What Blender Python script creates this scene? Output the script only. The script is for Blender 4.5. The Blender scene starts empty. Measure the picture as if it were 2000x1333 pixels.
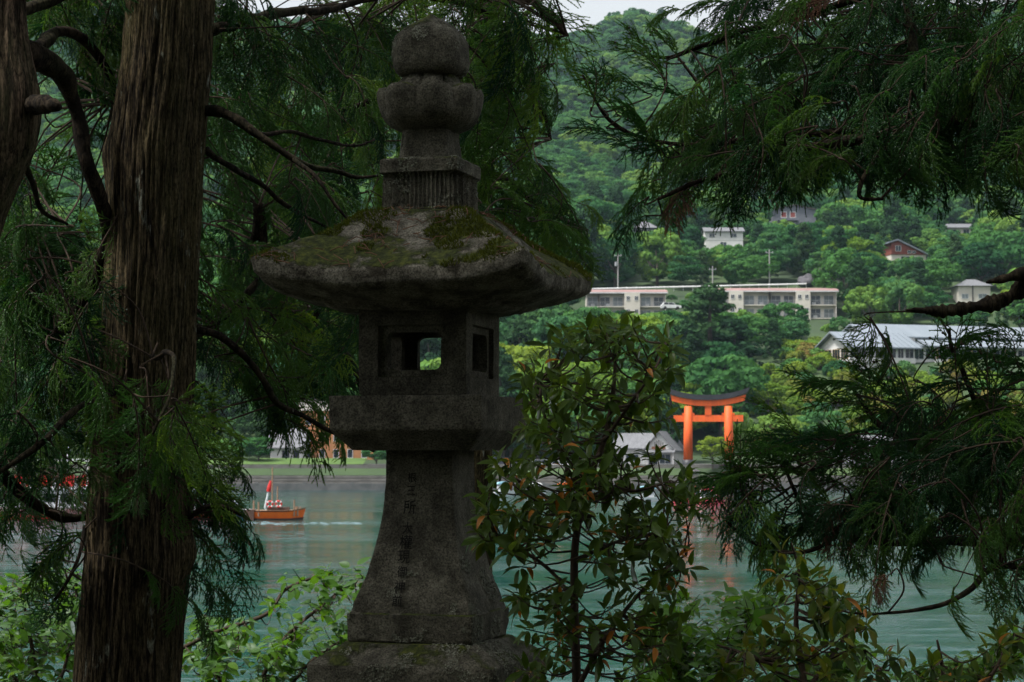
import bpy, bmesh, math, random
import numpy as np
from mathutils import Vector, Matrix, noise as mnoise

SC = bpy.context.scene
COL = SC.collection
random.seed(11)
RNG = np.random.default_rng(11)
R = math.radians

# ------------------------------------------------------------------ camera, sky, sun, exposure
FPX = 4000.0                       # focal length in pixels of the 2000 px wide photograph
PITCH = math.atan(223.5 / FPX)
CAMZ = 5.0                         # eye height above the lake
cam_d = bpy.data.cameras.new('camera')
cam_d.sensor_width = 36.0
cam_d.lens = 72.0
cam_d.clip_start = 0.1
cam_d.clip_end = 8000
cam_d.dof.use_dof = True
cam_d.dof.focus_distance = 7.0
cam_d.dof.aperture_fstop = 15
cam = bpy.data.objects.new('camera', cam_d)
COL.objects.link(cam)
cam.location = (0, 0, CAMZ)
cam.rotation_euler = (math.pi / 2 + PITCH, 0, 0)
SC.camera = cam

SUN_EL, SUN_AZ = R(64), R(245)     # azimuth clockwise from +Y: high, from the left and slightly behind
world = bpy.data.worlds.new('World')
SC.world = world
world.use_nodes = True
wn, wl = world.node_tree.nodes, world.node_tree.links
wn.clear()
w_out = wn.new('ShaderNodeOutputWorld')
w_bg = wn.new('ShaderNodeBackground')
w_sky = wn.new('ShaderNodeTexSky')
w_sky.sky_type = 'NISHITA'
w_sky.sun_disc = False
w_sky.sun_elevation = SUN_EL
w_sky.sun_rotation = SUN_AZ
w_sky.altitude = 700
w_sky.air_density = 1.6
w_sky.dust_density = 6.0
w_sky.ozone_density = 1.0
w_hsv = wn.new('ShaderNodeHueSaturation')      # an overcast sky is nearly grey
w_hsv.inputs['Saturation'].default_value = 0.22
w_hsv.inputs['Value'].default_value = 1.0
wl.new(w_sky.outputs[0], w_hsv.inputs['Color'])
wl.new(w_hsv.outputs[0], w_bg.inputs['Color'])
w_bg.inputs['Strength'].default_value = 0.08
wl.new(w_bg.outputs[0], w_out.inputs['Surface'])

sun_d = bpy.data.lights.new('sun', 'SUN')
sun_d.energy = 2.4
sun_d.angle = R(10)
sun_d.color = (1.0, 0.96, 0.9)
sun = bpy.data.objects.new('sun', sun_d)
COL.objects.link(sun)
sdir = Vector((math.sin(SUN_AZ) * math.cos(SUN_EL), math.cos(SUN_AZ) * math.cos(SUN_EL), math.sin(SUN_EL)))
sun.rotation_euler = sdir.to_track_quat('Z', 'Y').to_euler()
sun.location = (0, 0, 60)

SC.view_settings.view_transform = 'Standard'
SC.view_settings.look = 'None'
SC.view_settings.gamma = 1.0
SC.view_settings.use_curve_mapping = False
SC.view_settings.exposure = 1.42
SC.render.engine = 'CYCLES'
SC.cycles.max_bounces = 6
SC.cycles.diffuse_bounces = 3
SC.cycles.transparent_max_bounces = 6
SC.cycles.volume_bounces = 0
SC.cycles.use_denoising = True
SC.cycles.sample_clamp_indirect = 4.0

# ------------------------------------------------------------------ geometry helpers
CP, SP = math.cos(PITCH), math.sin(PITCH)

def P(px, py, Y):
    """World point at distance Y that the photograph shows at pixel (px, py) of 2000x1333."""
    u, v = (px - 1000) / FPX, (666.5 - py) / FPX
    d = (u, CP - v * SP, SP + v * CP)
    t = Y / d[1]
    return Vector((d[0] * t, Y, CAMZ + d[2] * t))

def to_px(p):
    x, y, z = p[0], p[1], p[2] - CAMZ
    f = y * CP + z * SP
    if f <= 0.05:
        return None
    up = -y * SP + z * CP
    return 1000 + FPX * x / f, 666.5 - FPX * up / f, f

def set_mesh(me, V, F):
    V = np.asarray(V, dtype=np.float32).reshape(-1, 3)
    if isinstance(F, np.ndarray):
        k = F.shape[1]
        me.vertices.add(len(V)); me.vertices.foreach_set('co', V.ravel())
        me.loops.add(F.size); me.loops.foreach_set('vertex_index', F.astype(np.int32).ravel())
        me.polygons.add(len(F))
        me.polygons.foreach_set('loop_start', np.arange(0, F.size, k, dtype=np.int32))
        me.polygons.foreach_set('loop_total', np.full(len(F), k, dtype=np.int32))
        me.update(calc_edges=True)
    else:
        me.from_pydata([tuple(map(float, v)) for v in V], [], [tuple(map(int, f)) for f in F])
        me.update()
    return me

def link(o, parent=None):
    COL.objects.link(o)
    if parent is not None:
        o.parent = parent
    return o

def new_mesh(name, V, F, mat, smooth=False):
    me = bpy.data.meshes.new(name)
    set_mesh(me, V, F)
    if mat is not None:
        me.materials.append(mat)
    if smooth:
        me.polygons.foreach_set('use_smooth', np.ones(len(me.polygons), dtype=bool))
    return me

def mobj(name, V, F, mat, parent=None, smooth=False):
    return link(bpy.data.objects.new(name, new_mesh(name, V, F, mat, smooth)), parent)

def tag(o, label=None, cat=None, group=None, kind=None):
    if label: o['label'] = label
    if cat: o['category'] = cat
    if group: o['group'] = group
    if kind: o['kind'] = kind
    return o

def thing(name, loc, label, cat, group=None, rz=0.0):
    o = bpy.data.objects.new(name, None)
    o.empty_display_size = 0.3
    COL.objects.link(o)
    o.location = loc
    o.rotation_euler = (0, 0, rz)
    return tag(o, label, cat, group)

def copy_tree(o, parent=None):
    c = o.copy(); COL.objects.link(c)
    if parent is not None:
        c.parent = parent
    for ch in list(o.children):
        copy_tree(ch, c)
    return c

class MB:
    """collects simple solids; build() links them as one mesh object"""
    def __init__(s): s.v = []; s.f = []
    def add(s, V, F):
        b = len(s.v); s.v.extend([tuple(v) for v in V]); s.f.extend([tuple(i + b for i in f) for f in F]); return s
    def box(s, x0, x1, y0, y1, z0, z1):
        return s.add([(x0,y0,z0),(x1,y0,z0),(x1,y1,z0),(x0,y1,z0),(x0,y0,z1),(x1,y0,z1),(x1,y1,z1),(x0,y1,z1)],
                     [(0,3,2,1),(4,5,6,7),(0,1,5,4),(1,2,6,5),(2,3,7,6),(3,0,4,7)])
    def prism(s, poly, a0, a1, axis='y'):
        """polygon (pairs) extruded between a0 and a1 along an axis"""
        n = len(poly)
        def pt(p, a):
            return (p[0], a, p[1]) if axis == 'y' else ((a, p[0], p[1]) if axis == 'x' else (p[0], p[1], a))
        V = [pt(p, a0) for p in poly] + [pt(p, a1) for p in poly]
        F = [tuple(range(n)), tuple(range(2 * n - 1, n - 1, -1))] + [(i, i + n, (i + 1) % n + n, (i + 1) % n) for i in range(n)]
        return s.add(V, F)
    def tube(s, pts, rad, sides=6, cap=True):
        V, F = tube_vf(pts, rad, sides, cap)
        return s.add(V, F)
    def build(s, name, mat, parent=None, smooth=False):
        return mobj(name, s.v, s.f, mat, parent, smooth)

def tube_vf(pts, rad, sides=6, cap=True):
    pts = [Vector(p) for p in pts]
    n = len(pts)
    if not hasattr(rad, '__len__'):
        rad = [rad] * n
    V, F = [], []
    ref = None
    for i, p in enumerate(pts):
        t = (pts[min(i + 1, n - 1)] - pts[max(i - 1, 0)])
        t = t.normalized() if t.length > 1e-9 else Vector((0, 0, 1))
        if ref is None:
            ref = Vector((1, 0, 0)) if abs(t.x) < 0.8 else Vector((0, 1, 0))
        a = (ref - t * ref.dot(t)).normalized(); b = t.cross(a); ref = a
        for k in range(sides):
            th = 2 * math.pi * k / sides
            V.append(p + (a * math.cos(th) + b * math.sin(th)) * rad[i])
    for i in range(n - 1):
        for k in range(sides):
            k2 = (k + 1) % sides
            F.append((i * sides + k, i * sides + k2, (i + 1) * sides + k2, (i + 1) * sides + k))
    if cap:
        F.append(tuple(range(sides - 1, -1, -1)))
        F.append(tuple((n - 1) * sides + k for k in range(sides)))
    return V, F

def smooth_path(pts, rad, per=6):
    """Catmull-Rom through the points"""
    pts = [Vector(p) for p in pts]; n = len(pts); out = []; ro = []
    for i in range(n - 1):
        p0, p1, p2, p3 = pts[max(i-1,0)], pts[i], pts[i+1], pts[min(i+2,n-1)]
        for k in range(per):
            t = k / per
            q = 0.5 * ((2*p1) + (p2-p0)*t + (2*p0-5*p1+4*p2-p3)*t*t + (3*p1-p0-3*p2+p3)*t**3)
            out.append(q); ro.append(rad[i] * (1-t) + rad[i+1] * t)
    out.append(pts[-1]); ro.append(rad[-1])
    return out, ro

def bar(mb, p, q, w):
    p, q = Vector(p), Vector(q)
    mb.tube([p, q], w, 5)

# ------------------------------------------------------------------ materials
def nodes_of(m):
    m.use_nodes = True
    nt = m.node_tree; nt.nodes.clear()
    return nt, nt.nodes, nt.links

def ramp(ns, cols, pos=None):
    r = ns.new('ShaderNodeValToRGB'); e = r.color_ramp.elements
    n = len(cols); pos = pos or [i / max(n - 1, 1) for i in range(n)]
    while len(e) < n: e.new(0.5)
    for i in range(n):
        e[i].position = pos[i]; c = cols[i]
        e[i].color = (c[0], c[1], c[2], 1) if hasattr(c, '__len__') else (c, c, c, 1)
    return r

def tex_coord(ns, ls, stretch=(1, 1, 1), kind='Object'):
    tc = ns.new('ShaderNodeTexCoord'); mp = ns.new('ShaderNodeMapping')
    mp.inputs['Scale'].default_value = stretch
    ls.new(tc.outputs[kind], mp.inputs['Vector'])
    return mp

def noise_tex(ns, ls, co, scale, detail=4, rough=0.55):
    n = ns.new('ShaderNodeTexNoise')
    n.inputs['Scale'].default_value = scale; n.inputs['Detail'].default_value = detail
    n.inputs['Roughness'].default_value = rough
    ls.new(co.outputs[0], n.inputs['Vector'])
    return n

def pmat(name, c1, c2=None, scale=3.0, rough=0.75, bump=0.0, bscale=None, stretch=(1, 1, 1), metal=0.0, spec=0.3, kind='Object', dist=0.02):
    m = bpy.data.materials.new(name); nt, ns, ls = nodes_of(m)
    o = ns.new('ShaderNodeOutputMaterial'); b = ns.new('ShaderNodeBsdfPrincipled')
    ls.new(b.outputs[0], o.inputs['Surface'])
    b.inputs['Roughness'].default_value = rough; b.inputs['Metallic'].default_value = metal
    b.inputs['Specular IOR Level'].default_value = spec
    co = tex_coord(ns, ls, stretch, kind)
    if c2 is None:
        c2 = tuple(x * 0.78 for x in c1)
    n = noise_tex(ns, ls, co, scale, 5, 0.6)
    r = ramp(ns, [c2, c1], [0.35, 0.65]); ls.new(n.outputs['Fac'], r.inputs['Fac'])
    ls.new(r.outputs[0], b.inputs['Base Color'])
    if bump:
        nb = noise_tex(ns, ls, co, bscale or scale * 4, 6, 0.6)
        bp = ns.new('ShaderNodeBump'); bp.inputs['Strength'].default_value = bump; bp.inputs['Distance'].default_value = dist
        ls.new(nb.outputs['Fac'], bp.inputs['Height']); ls.new(bp.outputs[0], b.inputs['Normal'])
    return m

def leafmat(name, cols, transl=0.35, gloss=0.0, nscale=2.0, rough=0.4, pos=None):
    """leaf tissue: diffuse plus light passing through; the hue varies from plant to plant and clump to clump"""
    m = bpy.data.materials.new(name); nt, ns, ls = nodes_of(m)
    o = ns.new('ShaderNodeOutputMaterial')
    oi = ns.new('ShaderNodeObjectInfo'); co = tex_coord(ns, ls)
    n = noise_tex(ns, ls, co, nscale, 3)
    add = ns.new('ShaderNodeMath'); add.operation = 'MULTIPLY_ADD'
    ls.new(n.outputs['Fac'], add.inputs[0]); add.inputs[1].default_value = 0.55
    sub = ns.new('ShaderNodeMath'); sub.operation = 'MULTIPLY_ADD'
    ls.new(oi.outputs['Random'], sub.inputs[0]); sub.inputs[1].default_value = 0.8; sub.inputs[2].default_value = -0.18
    ls.new(sub.outputs[0], add.inputs[2])
    r = ramp(ns, cols, pos); ls.new(add.outputs[0], r.inputs['Fac'])
    d = ns.new('ShaderNodeBsdfDiffuse'); t = ns.new('ShaderNodeBsdfTranslucent')
    ls.new(r.outputs[0], d.inputs['Color'])
    hs = ns.new('ShaderNodeHueSaturation'); hs.inputs['Hue'].default_value = 0.485
    hs.inputs['Saturation'].default_value = 1.15; hs.inputs['Value'].default_value = 1.5
    ls.new(r.outputs[0], hs.inputs['Color']); ls.new(hs.outputs[0], t.inputs['Color'])
    mx = ns.new('ShaderNodeMixShader'); mx.inputs[0].default_value = transl
    ls.new(d.outputs[0], mx.inputs[1]); ls.new(t.outputs[0], mx.inputs[2])
    last = mx
    if gloss:
        g = ns.new('ShaderNodeBsdfGlossy'); g.inputs['Roughness'].default_value = rough
        g.inputs['Color'].default_value = (0.9, 0.95, 1.0, 1)
        lw = ns.new('ShaderNodeFresnel'); lw.inputs['IOR'].default_value = 1.38
        ml = ns.new('ShaderNodeMath'); ml.operation = 'MULTIPLY'; ml.inputs[1].default_value = gloss
        ls.new(lw.outputs[0], ml.inputs[0])
        m2 = ns.new('ShaderNodeMixShader'); ls.new(ml.outputs[0], m2.inputs[0])
        ls.new(mx.outputs[0], m2.inputs[1]); ls.new(g.outputs[0], m2.inputs[2]); last = m2
    ls.new(last.outputs[0], o.inputs['Surface'])
    return m

def stonemat(name, base, dark, moss=0.5, lichen=0.5, moss_up=0.35):
    m = bpy.data.materials.new(name); nt, ns, ls = nodes_of(m)
    o = ns.new('ShaderNodeOutputMaterial'); b = ns.new('ShaderNodeBsdfPrincipled')
    ls.new(b.outputs[0], o.inputs['Surface']); b.inputs['Roughness'].default_value = 0.92
    b.inputs['Specular IOR Level'].default_value = 0.15
    co = tex_coord(ns, ls)
    n1 = noise_tex(ns, ls, co, 12, 10, 0.75); r1 = ramp(ns, [dark, base], [0.40, 0.62]); ls.new(n1.outputs['Fac'], r1.inputs['Fac'])
    # damp streaks running down
    cs = tex_coord(ns, ls, (1, 1, 0.12)); ns2 = noise_tex(ns, ls, cs, 22, 4); rs = ramp(ns, [0.7, 1.0], [0.4, 0.62]); ls.new(ns2.outputs['Fac'], rs.inputs['Fac'])
    mul = ns.new('ShaderNodeMixRGB'); mul.blend_type = 'MULTIPLY'; mul.inputs[0].default_value = 0.7
    ls.new(r1.outputs[0], mul.inputs[1]); ls.new(rs.outputs[0], mul.inputs[2])
    ng_ = noise_tex(ns, ls, co, 170, 3, 0.6); rg_ = ramp(ns, [0.35, 1.0, 1.5], [0.36, 0.5, 0.66]); ls.new(ng_.outputs['Fac'], rg_.inputs['Fac'])
    mgr = ns.new('ShaderNodeMixRGB'); mgr.blend_type = 'MULTIPLY'; mgr.inputs[0].default_value = 0.85
    ls.new(mul.outputs[0], mgr.inputs[1]); ls.new(rg_.outputs[0], mgr.inputs[2]); mul = mgr
    # moss where the stone looks up and in noise patches
    geo = ns.new('ShaderNodeNewGeometry'); sx = ns.new('ShaderNodeSeparateXYZ'); ls.new(geo.outputs['Normal'], sx.inputs[0])
    nm = noise_tex(ns, ls, co, 7, 7, 0.65)
    a = ns.new('ShaderNodeMath'); a.operation = 'MULTIPLY_ADD'; ls.new(sx.outputs['Z'], a.inputs[0]); a.inputs[1].default_value = moss_up
    ls.new(nm.outputs['Fac'], a.inputs[2])
    rm = ramp(ns, [0.0, 1.0], [0.98 - moss * 0.5, 1.06 - moss * 0.5]); ls.new(a.outputs[0], rm.inputs['Fac'])
    nmc = noise_tex(ns, ls, co, 40, 8, 0.7); rmc = ramp(ns, [(0.016, 0.020, 0.008), (0.038, 0.048, 0.012), (0.085, 0.092, 0.018)], [0.36, 0.5, 0.64]); ls.new(nmc.outputs['Fac'], rmc.inputs['Fac'])
    mx = ns.new('ShaderNodeMixRGB'); ls.new(rm.outputs[0], mx.inputs[0]); ls.new(mul.outputs[0], mx.inputs[1]); ls.new(rmc.outputs[0], mx.inputs[2])
    # lichen crust
    nl = noise_tex(ns, ls, co, 26, 8, 0.75); nl2 = noise_tex(ns, ls, co, 4.5, 3)
    al = ns.new('ShaderNodeMath'); al.operation = 'MULTIPLY_ADD'; ls.new(nl2.outputs['Fac'], al.inputs[0]); al.inputs[1].default_value = 0.8; ls.new(nl.outputs['Fac'], al.inputs[2])
    rl = ramp(ns, [0.0, 1.0], [1.24 - 0.25 * lichen, 1.30 - 0.25 * lichen]); ls.new(al.outputs[0], rl.inputs['Fac'])
    mx2 = ns.new('ShaderNodeMixRGB'); ls.new(rl.outputs[0], mx2.inputs[0]); ls.new(mx.outputs[0], mx2.inputs[1]); mx2.inputs[2].default_value = (0.26, 0.27, 0.21, 1)
    ls.new(mx2.outputs[0], b.inputs['Base Color'])
    nb = noise_tex(ns, ls, co, 55, 8, 0.7)
    sm = ns.new('ShaderNodeMath'); sm.operation = 'ADD'; ls.new(nb.outputs['Fac'], sm.inputs[0]); ls.new(rl.outputs[0], sm.inputs[1])
    sm2 = ns.new('ShaderNodeMath'); sm2.operation = 'ADD'; ls.new(sm.outputs[0], sm2.inputs[0]); ls.new(rm.outputs[0], sm2.inputs[1])
    bp = ns.new('ShaderNodeBump'); bp.inputs['Strength'].default_value = 1.0; bp.inputs['Distance'].default_value = 0.012
    ls.new(sm2.outputs[0], bp.inputs['Height']); ls.new(bp.outputs[0], b.inputs['Normal'])
    return m

def barkmat(name, c_dark, c_light, green, lichen=0.4, vs=0.06, scale=30):
    m = bpy.data.materials.new(name); nt, ns, ls = nodes_of(m)
    o = ns.new('ShaderNodeOutputMaterial'); b = ns.new('ShaderNodeBsdfPrincipled')
    ls.new(b.outputs[0], o.inputs['Surface']); b.inputs['Roughness'].default_value = 0.95; b.inputs['Specular IOR Level'].default_value = 0.1
    co = tex_coord(ns, ls, (1, 1, vs)); n1 = noise_tex(ns, ls, co, scale, 7, 0.6)
    r1 = ramp(ns, [c_dark, c_light], [0.42, 0.62]); ls.new(n1.outputs['Fac'], r1.inputs['Fac'])
    c2 = tex_coord(ns, ls, (1, 1, 0.3)); n2 = noise_tex(ns, ls, c2, 3.0, 4); r2 = ramp(ns, [0.0, 0.75], [0.45, 0.7]); ls.new(n2.outputs['Fac'], r2.inputs['Fac'])
    mg = ns.new('ShaderNodeMixRGB'); ls.new(r2.outputs[0], mg.inputs[0]); ls.new(r1.outputs[0], mg.inputs[1]); mg.inputs[2].default_value = (*green, 1)
    c3 = tex_coord(ns, ls, (1, 1, 0.28)); n3 = noise_tex(ns, ls, c3, 14, 8, 0.7); r3 = ramp(ns, [0.0, 1.0], [0.70 - 0.1 * lichen, 0.75 - 0.1 * lichen]); ls.new(n3.outputs['Fac'], r3.inputs['Fac'])
    ml = ns.new('ShaderNodeMixRGB'); ls.new(r3.outputs[0], ml.inputs[0]); ls.new(mg.outputs[0], ml.inputs[1]); ml.inputs[2].default_value = (0.22, 0.23, 0.19, 1)
    c4 = tex_coord(ns, ls, (1, 1, vs * 0.7)); n4 = noise_tex(ns, ls, c4, scale * 0.75, 4, 0.55); r4 = ramp(ns, [1.0, 0.16, 1.0], [0.455, 0.49, 0.525]); ls.new(n4.outputs['Fac'], r4.inputs['Fac'])
    n5 = noise_tex(ns, ls, tex_coord(ns, ls, (1, 1, 0.35)), 150, 3, 0.6); r5 = ramp(ns, [0.45, 1.0, 1.45], [0.36, 0.5, 0.66]); ls.new(n5.outputs['Fac'], r5.inputs['Fac'])
    mc = ns.new('ShaderNodeMixRGB'); mc.blend_type = 'MULTIPLY'; mc.inputs[0].default_value = 1.0; ls.new(ml.outputs[0], mc.inputs[1]); ls.new(r4.outputs[0], mc.inputs[2])
    mc2 = ns.new('ShaderNodeMixRGB'); mc2.blend_type = 'MULTIPLY'; mc2.inputs[0].default_value = 0.9; ls.new(mc.outputs[0], mc2.inputs[1]); ls.new(r5.outputs[0], mc2.inputs[2])
    ls.new(mc2.outputs[0], b.inputs['Base Color'])
    bp = ns.new('ShaderNodeBump'); bp.inputs['Strength'].default_value = 1.0; bp.inputs['Distance'].default_value = 0.012
    ls.new(n1.outputs['Fac'], bp.inputs['Height']); ls.new(bp.outputs[0], b.inputs['Normal'])
    return m

def glassmat(name, col=(0.03, 0.045, 0.06), rough=0.08):
    return pmat(name, col, tuple(c * 0.6 for c in col), 0.4, rough, spec=0.6)

M = {}
M['stone'] = stonemat('weathered_stone', (0.145, 0.136, 0.104), (0.058, 0.054, 0.040), 0.42, 0.66)
M['stone_roof'] = stonemat('mossy_stone', (0.22, 0.205, 0.165), (0.045, 0.040, 0.028), 0.66, 0.62, 0.28)
M['groove_shade'] = pmat('painted_groove_shade', (0.010, 0.009, 0.007), (0.006, 0.006, 0.005), 30, 1.0)  # near-black colour standing in for the shadow inside cut letters
M['moss'] = leafmat('moss', [(0.03, 0.038, 0.010), (0.065, 0.080, 0.015), (0.13, 0.145, 0.022)], 0.2, nscale=14)
M['lichen'] = pmat('lichen_flakes', (0.20, 0.205, 0.16), (0.085, 0.09, 0.065), 20, 1.0)
M['dead_needles'] = pmat('dead_needles', (0.15, 0.075, 0.04), (0.08, 0.045, 0.03), 10, 0.9)
M['bark'] = barkmat('cedar_bark', (0.013, 0.010, 0.007), (0.105, 0.080, 0.046), (0.072, 0.066, 0.026), 0.8, 0.10, 85)
M['bark_red'] = barkmat('red_cedar_bark', (0.022, 0.015, 0.011), (0.125, 0.085, 0.060), (0.050, 0.055, 0.024), 0.2, 0.08, 45)
M['limb'] = barkmat('limb_bark', (0.010, 0.008, 0.006), (0.036, 0.027, 0.018), (0.020, 0.023, 0.010), 0.2, 0.5, 24)
M['twig'] = pmat('twig', (0.055, 0.036, 0.022), (0.025, 0.018, 0.012), 30, 0.9)
M['needle'] = leafmat('cedar_needles', [(0.010, 0.038, 0.016), (0.022, 0.074, 0.022), (0.044, 0.115, 0.026), (0.085, 0.165, 0.030)], 0.48, gloss=0.04, nscale=5, rough=0.45)
M['needle_lit'] = leafmat('lit_cedar_needles', [(0.020, 0.066, 0.016), (0.048, 0.125, 0.024), (0.085, 0.18, 0.030), (0.15, 0.24, 0.036)], 0.45, gloss=0.04, nscale=5, rough=0.45)  # brighter copy of the needles, paints light onto some sprays
M['cone'] = pmat('cedar_cones', (0.05, 0.04, 0.02), (0.03, 0.024, 0.014), 30, 0.9)
M['leaf_dark'] = leafmat('glossy_leaves', [(0.020, 0.046, 0.012), (0.040, 0.078, 0.015), (0.072, 0.112, 0.017), (0.115, 0.115, 0.018)], 0.52, gloss=0.22, nscale=8, rough=0.3)
M['leaf_orange'] = leafmat('withered_leaves', [(0.12, 0.05, 0.01), (0.30, 0.12, 0.015), (0.42, 0.17, 0.02)], 0.45, gloss=0.4, nscale=8)
M['leaf_bright'] = leafmat('bright_leaves', [(0.036, 0.100, 0.016), (0.070, 0.165, 0.022), (0.115, 0.225, 0.030)], 0.55, gloss=0.35, nscale=5)
M['crown'] = leafmat('broadleaf_crowns', [(0.014, 0.050, 0.026), (0.036, 0.108, 0.038), (0.070, 0.175, 0.046), (0.048, 0.130, 0.056), (0.115, 0.225, 0.050), (0.17, 0.25, 0.055)], 0.3, nscale=0.22)
M['crown_yellow'] = leafmat('yellow_green_crowns', [(0.080, 0.16, 0.03), (0.13, 0.22, 0.035), (0.19, 0.25, 0.04)], 0.35, nscale=0.5)
M['crown_conifer'] = leafmat('conifer_crowns', [(0.018, 0.046, 0.024), (0.030, 0.072, 0.030), (0.048, 0.095, 0.036)], 0.2, nscale=0.5)
M['trunk_far'] = pmat('far_trunks', (0.10, 0.085, 0.07), (0.05, 0.042, 0.035), 2, 0.95)
# ------------------------------------------------------------------ ground, lake, hillside
HY = np.array([296, 298, 300, 303, 306, 312, 330, 350, 375, 395, 430, 450, 520, 560, 640, 800, 1100, 1320, 1500, 1620, 1900, 2400], float)
HZ = np.array([-1.5, 1.2, 2.1, 3.3, 3.4, 3.5, 5.0, 12.3, 21.5, 25.5, 33.5, 41.0, 53.0, 60.5, 76.0, 112, 193, 252, 294, 296, 240, 120], float)

def hill_z(x, y):
    z = float(np.interp(y, HY, HZ))
    a = min(max((y - 470) / 500, 0), 1)
    z += a * (22 * mnoise.noise((x / 170, y / 210, 3.1)) + 9 * mnoise.noise((x / 60, y / 70, 7.7)))
    if y > 1000:            # the crest rises towards the middle of the view and sinks to both sides
        u = 1000 + FPX * x / y
        z += min((y - 1000) / 400, 1) * (10 * math.exp(-((u - 1260) / 110) ** 2) - 5 * math.exp(-((u - 1110) / 60) ** 2) + 26 * min(max((1040 - u) / 900, 0), 1) + 26 * min(max((u - 1420) / 500, 0), 1))
    return z

def grid(xs, ys, fz):
    V = np.array([(x, y, fz(x, y)) for y in ys for x in xs]); nx = len(xs)
    F = np.array([(j*nx+i, j*nx+i+1, (j+1)*nx+i+1, (j+1)*nx+i) for j in range(len(ys)-1) for i in range(nx-1)])
    return V, F

M['soil'] = pmat('forest_soil', (0.045, 0.05, 0.028), (0.03, 0.028, 0.02), 0.3, 1.0)
M['hill'] = pmat('hill_undergrowth', (0.05, 0.085, 0.03), (0.03, 0.05, 0.025), 0.05, 1.0)
xs = np.linspace(-560, 560, 113)
ys = np.concatenate([np.array([300, 303, 306, 312, 320, 330, 340, 350, 362, 375, 385, 395, 412, 430, 440, 450]), np.arange(470, 2400, 22)])
tag(mobj('hillside', *grid(xs, ys, hill_z), M['hill'], smooth=True), kind='structure')

def bank_z(x, y):
    b = 3.42 - 0.04 * max(y - 3, 0) + 0.10 * mnoise.noise((x / 2.0, y / 2.0, 1.0)) + 0.3 * mnoise.noise((x / 9, y / 9, 5))
    if y > 9.5:
        b -= (y - 9.5) * 0.235
    if y < -6:
        b += (-6 - y) * 0.12
    return b
tag(mobj('ground', *grid(np.linspace(-45, 45, 91), np.linspace(-45, 27, 73), bank_z), M['soil'], smooth=True), kind='structure')

# lake: dark teal body under a rippled surface; boat wakes are bands of steeper ripples
m = bpy.data.materials.new('lake_water'); nt, ns, ls = nodes_of(m)
o_ = ns.new('ShaderNodeOutputMaterial'); b_ = ns.new('ShaderNodeBsdfPrincipled'); ls.new(b_.outputs[0], o_.inputs['Surface'])
b_.inputs['Roughness'].default_value = 0.06; b_.inputs['IOR'].default_value = 1.33
co = tex_coord(ns, ls)
nbig = noise_tex(ns, ls, co, 0.03, 3)
rw = ramp(ns, [(0.001, 0.036, 0.034), (0.002, 0.050, 0.046)], [0.35, 0.65]); ls.new(nbig.outputs['Fac'], rw.inputs['Fac'])
ls.new(rw.outputs[0], b_.inputs['Base Color'])
c1 = tex_coord(ns, ls, (0.55, 1.0, 1.0)); na = noise_tex(ns, ls, c1, 0.9, 6, 0.65)
c2 = tex_coord(ns, ls, (0.35, 1.0, 1.0)); nb_ = noise_tex(ns, ls, c2, 0.22, 3, 0.5)
c3 = tex_coord(ns, ls, (0.006, 0.05, 1.0)); nc_ = noise_tex(ns, ls, c3, 1.0, 2, 0.5)
rc = ramp(ns, [0.25, 1.0], [0.40, 0.62]); ls.new(nc_.outputs['Fac'], rc.inputs['Fac'])
ad = ns.new('ShaderNodeMath'); ad.operation = 'MULTIPLY_ADD'; ls.new(nb_.outputs['Fac'], ad.inputs[0]); ad.inputs[1].default_value = 2.2; ls.new(na.outputs['Fac'], ad.inputs[2])
mu = ns.new('ShaderNodeMath'); mu.operation = 'MULTIPLY'; ls.new(ad.outputs[0], mu.inputs[0]); ls.new(rc.outputs[0], mu.inputs[1])
bp = ns.new('ShaderNodeBump'); bp.inputs['Strength'].default_value = 1.0; bp.inputs['Distance'].default_value = 0.10
ls.new(mu.outputs[0], bp.inputs['Height']); ls.new(bp.outputs[0], b_.inputs['Normal'])
M['water'] = m
wxs = np.concatenate([[-420, -150, -60], np.arange(-44, 44.1, 0.42), [60, 150, 420]])
wys = [16.0, 30.0]
while wys[-1] < 296: wys.append(wys[-1] + max(0.24, wys[-1] * 0.0045))
wys.append(300.0)
def wave(x, y):
    calm = 0.55 + 0.9 * max(0.0, mnoise.noise((x / 60, y / 14, 4.0)) + 0.25)
    return calm * (0.030 * mnoise.noise((x * 0.42, y * 0.75, 1.0)) + 0.018 * mnoise.noise((x * 1.1, y * 1.9, 6.0)) + 0.03 * mnoise.noise((x * 0.12, y * 0.22, 9.0)))
tag(mobj('lake', *grid(wxs, np.array(wys), wave), M['water'], smooth=True), kind='structure')

# foam crests of the wakes: low ridges of broken water
M['foam'] = pmat('wake_foam', (0.15, 0.205, 0.22), (0.06, 0.12, 0.13), 3.0, 0.5)
def wake(px0, px1, py, n, wid, name_label):
    V, F = [], []
    Y0 = 4000 * CAMZ / (py - 890)
    for i in range(n):
        px = random.uniform(px0, px1); Y = Y0 * (1 + random.gauss(0, wid))
        c = P(px, 890 + 4000 * CAMZ / Y, Y); L = random.uniform(0.06, 0.45); w = random.uniform(0.04, 0.14); h = random.uniform(0.01, 0.035)
        x, y = c.x, c.y; b = len(V)
        V += [(x - L, y, -0.01), (x, y - w, -0.01), (x + L, y, -0.01), (x, y + w, -0.01), (x - L * 0.2, y, h), (x + L * 0.25, y, h * 0.8)]
        F += [(b, b+1, b+4), (b+1, b+5, b+4), (b+1, b+2, b+5), (b+2, b+3, b+5), (b+3, b+4, b+5), (b+3, b, b+4)]
    tag(mobj('wake_foam', V, F, M['foam']), name_label, 'wake', kind='stuff')
wake(470, 700, 1022, 80, 0.010, 'white foam streak on the lake below the orange boat')

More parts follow.
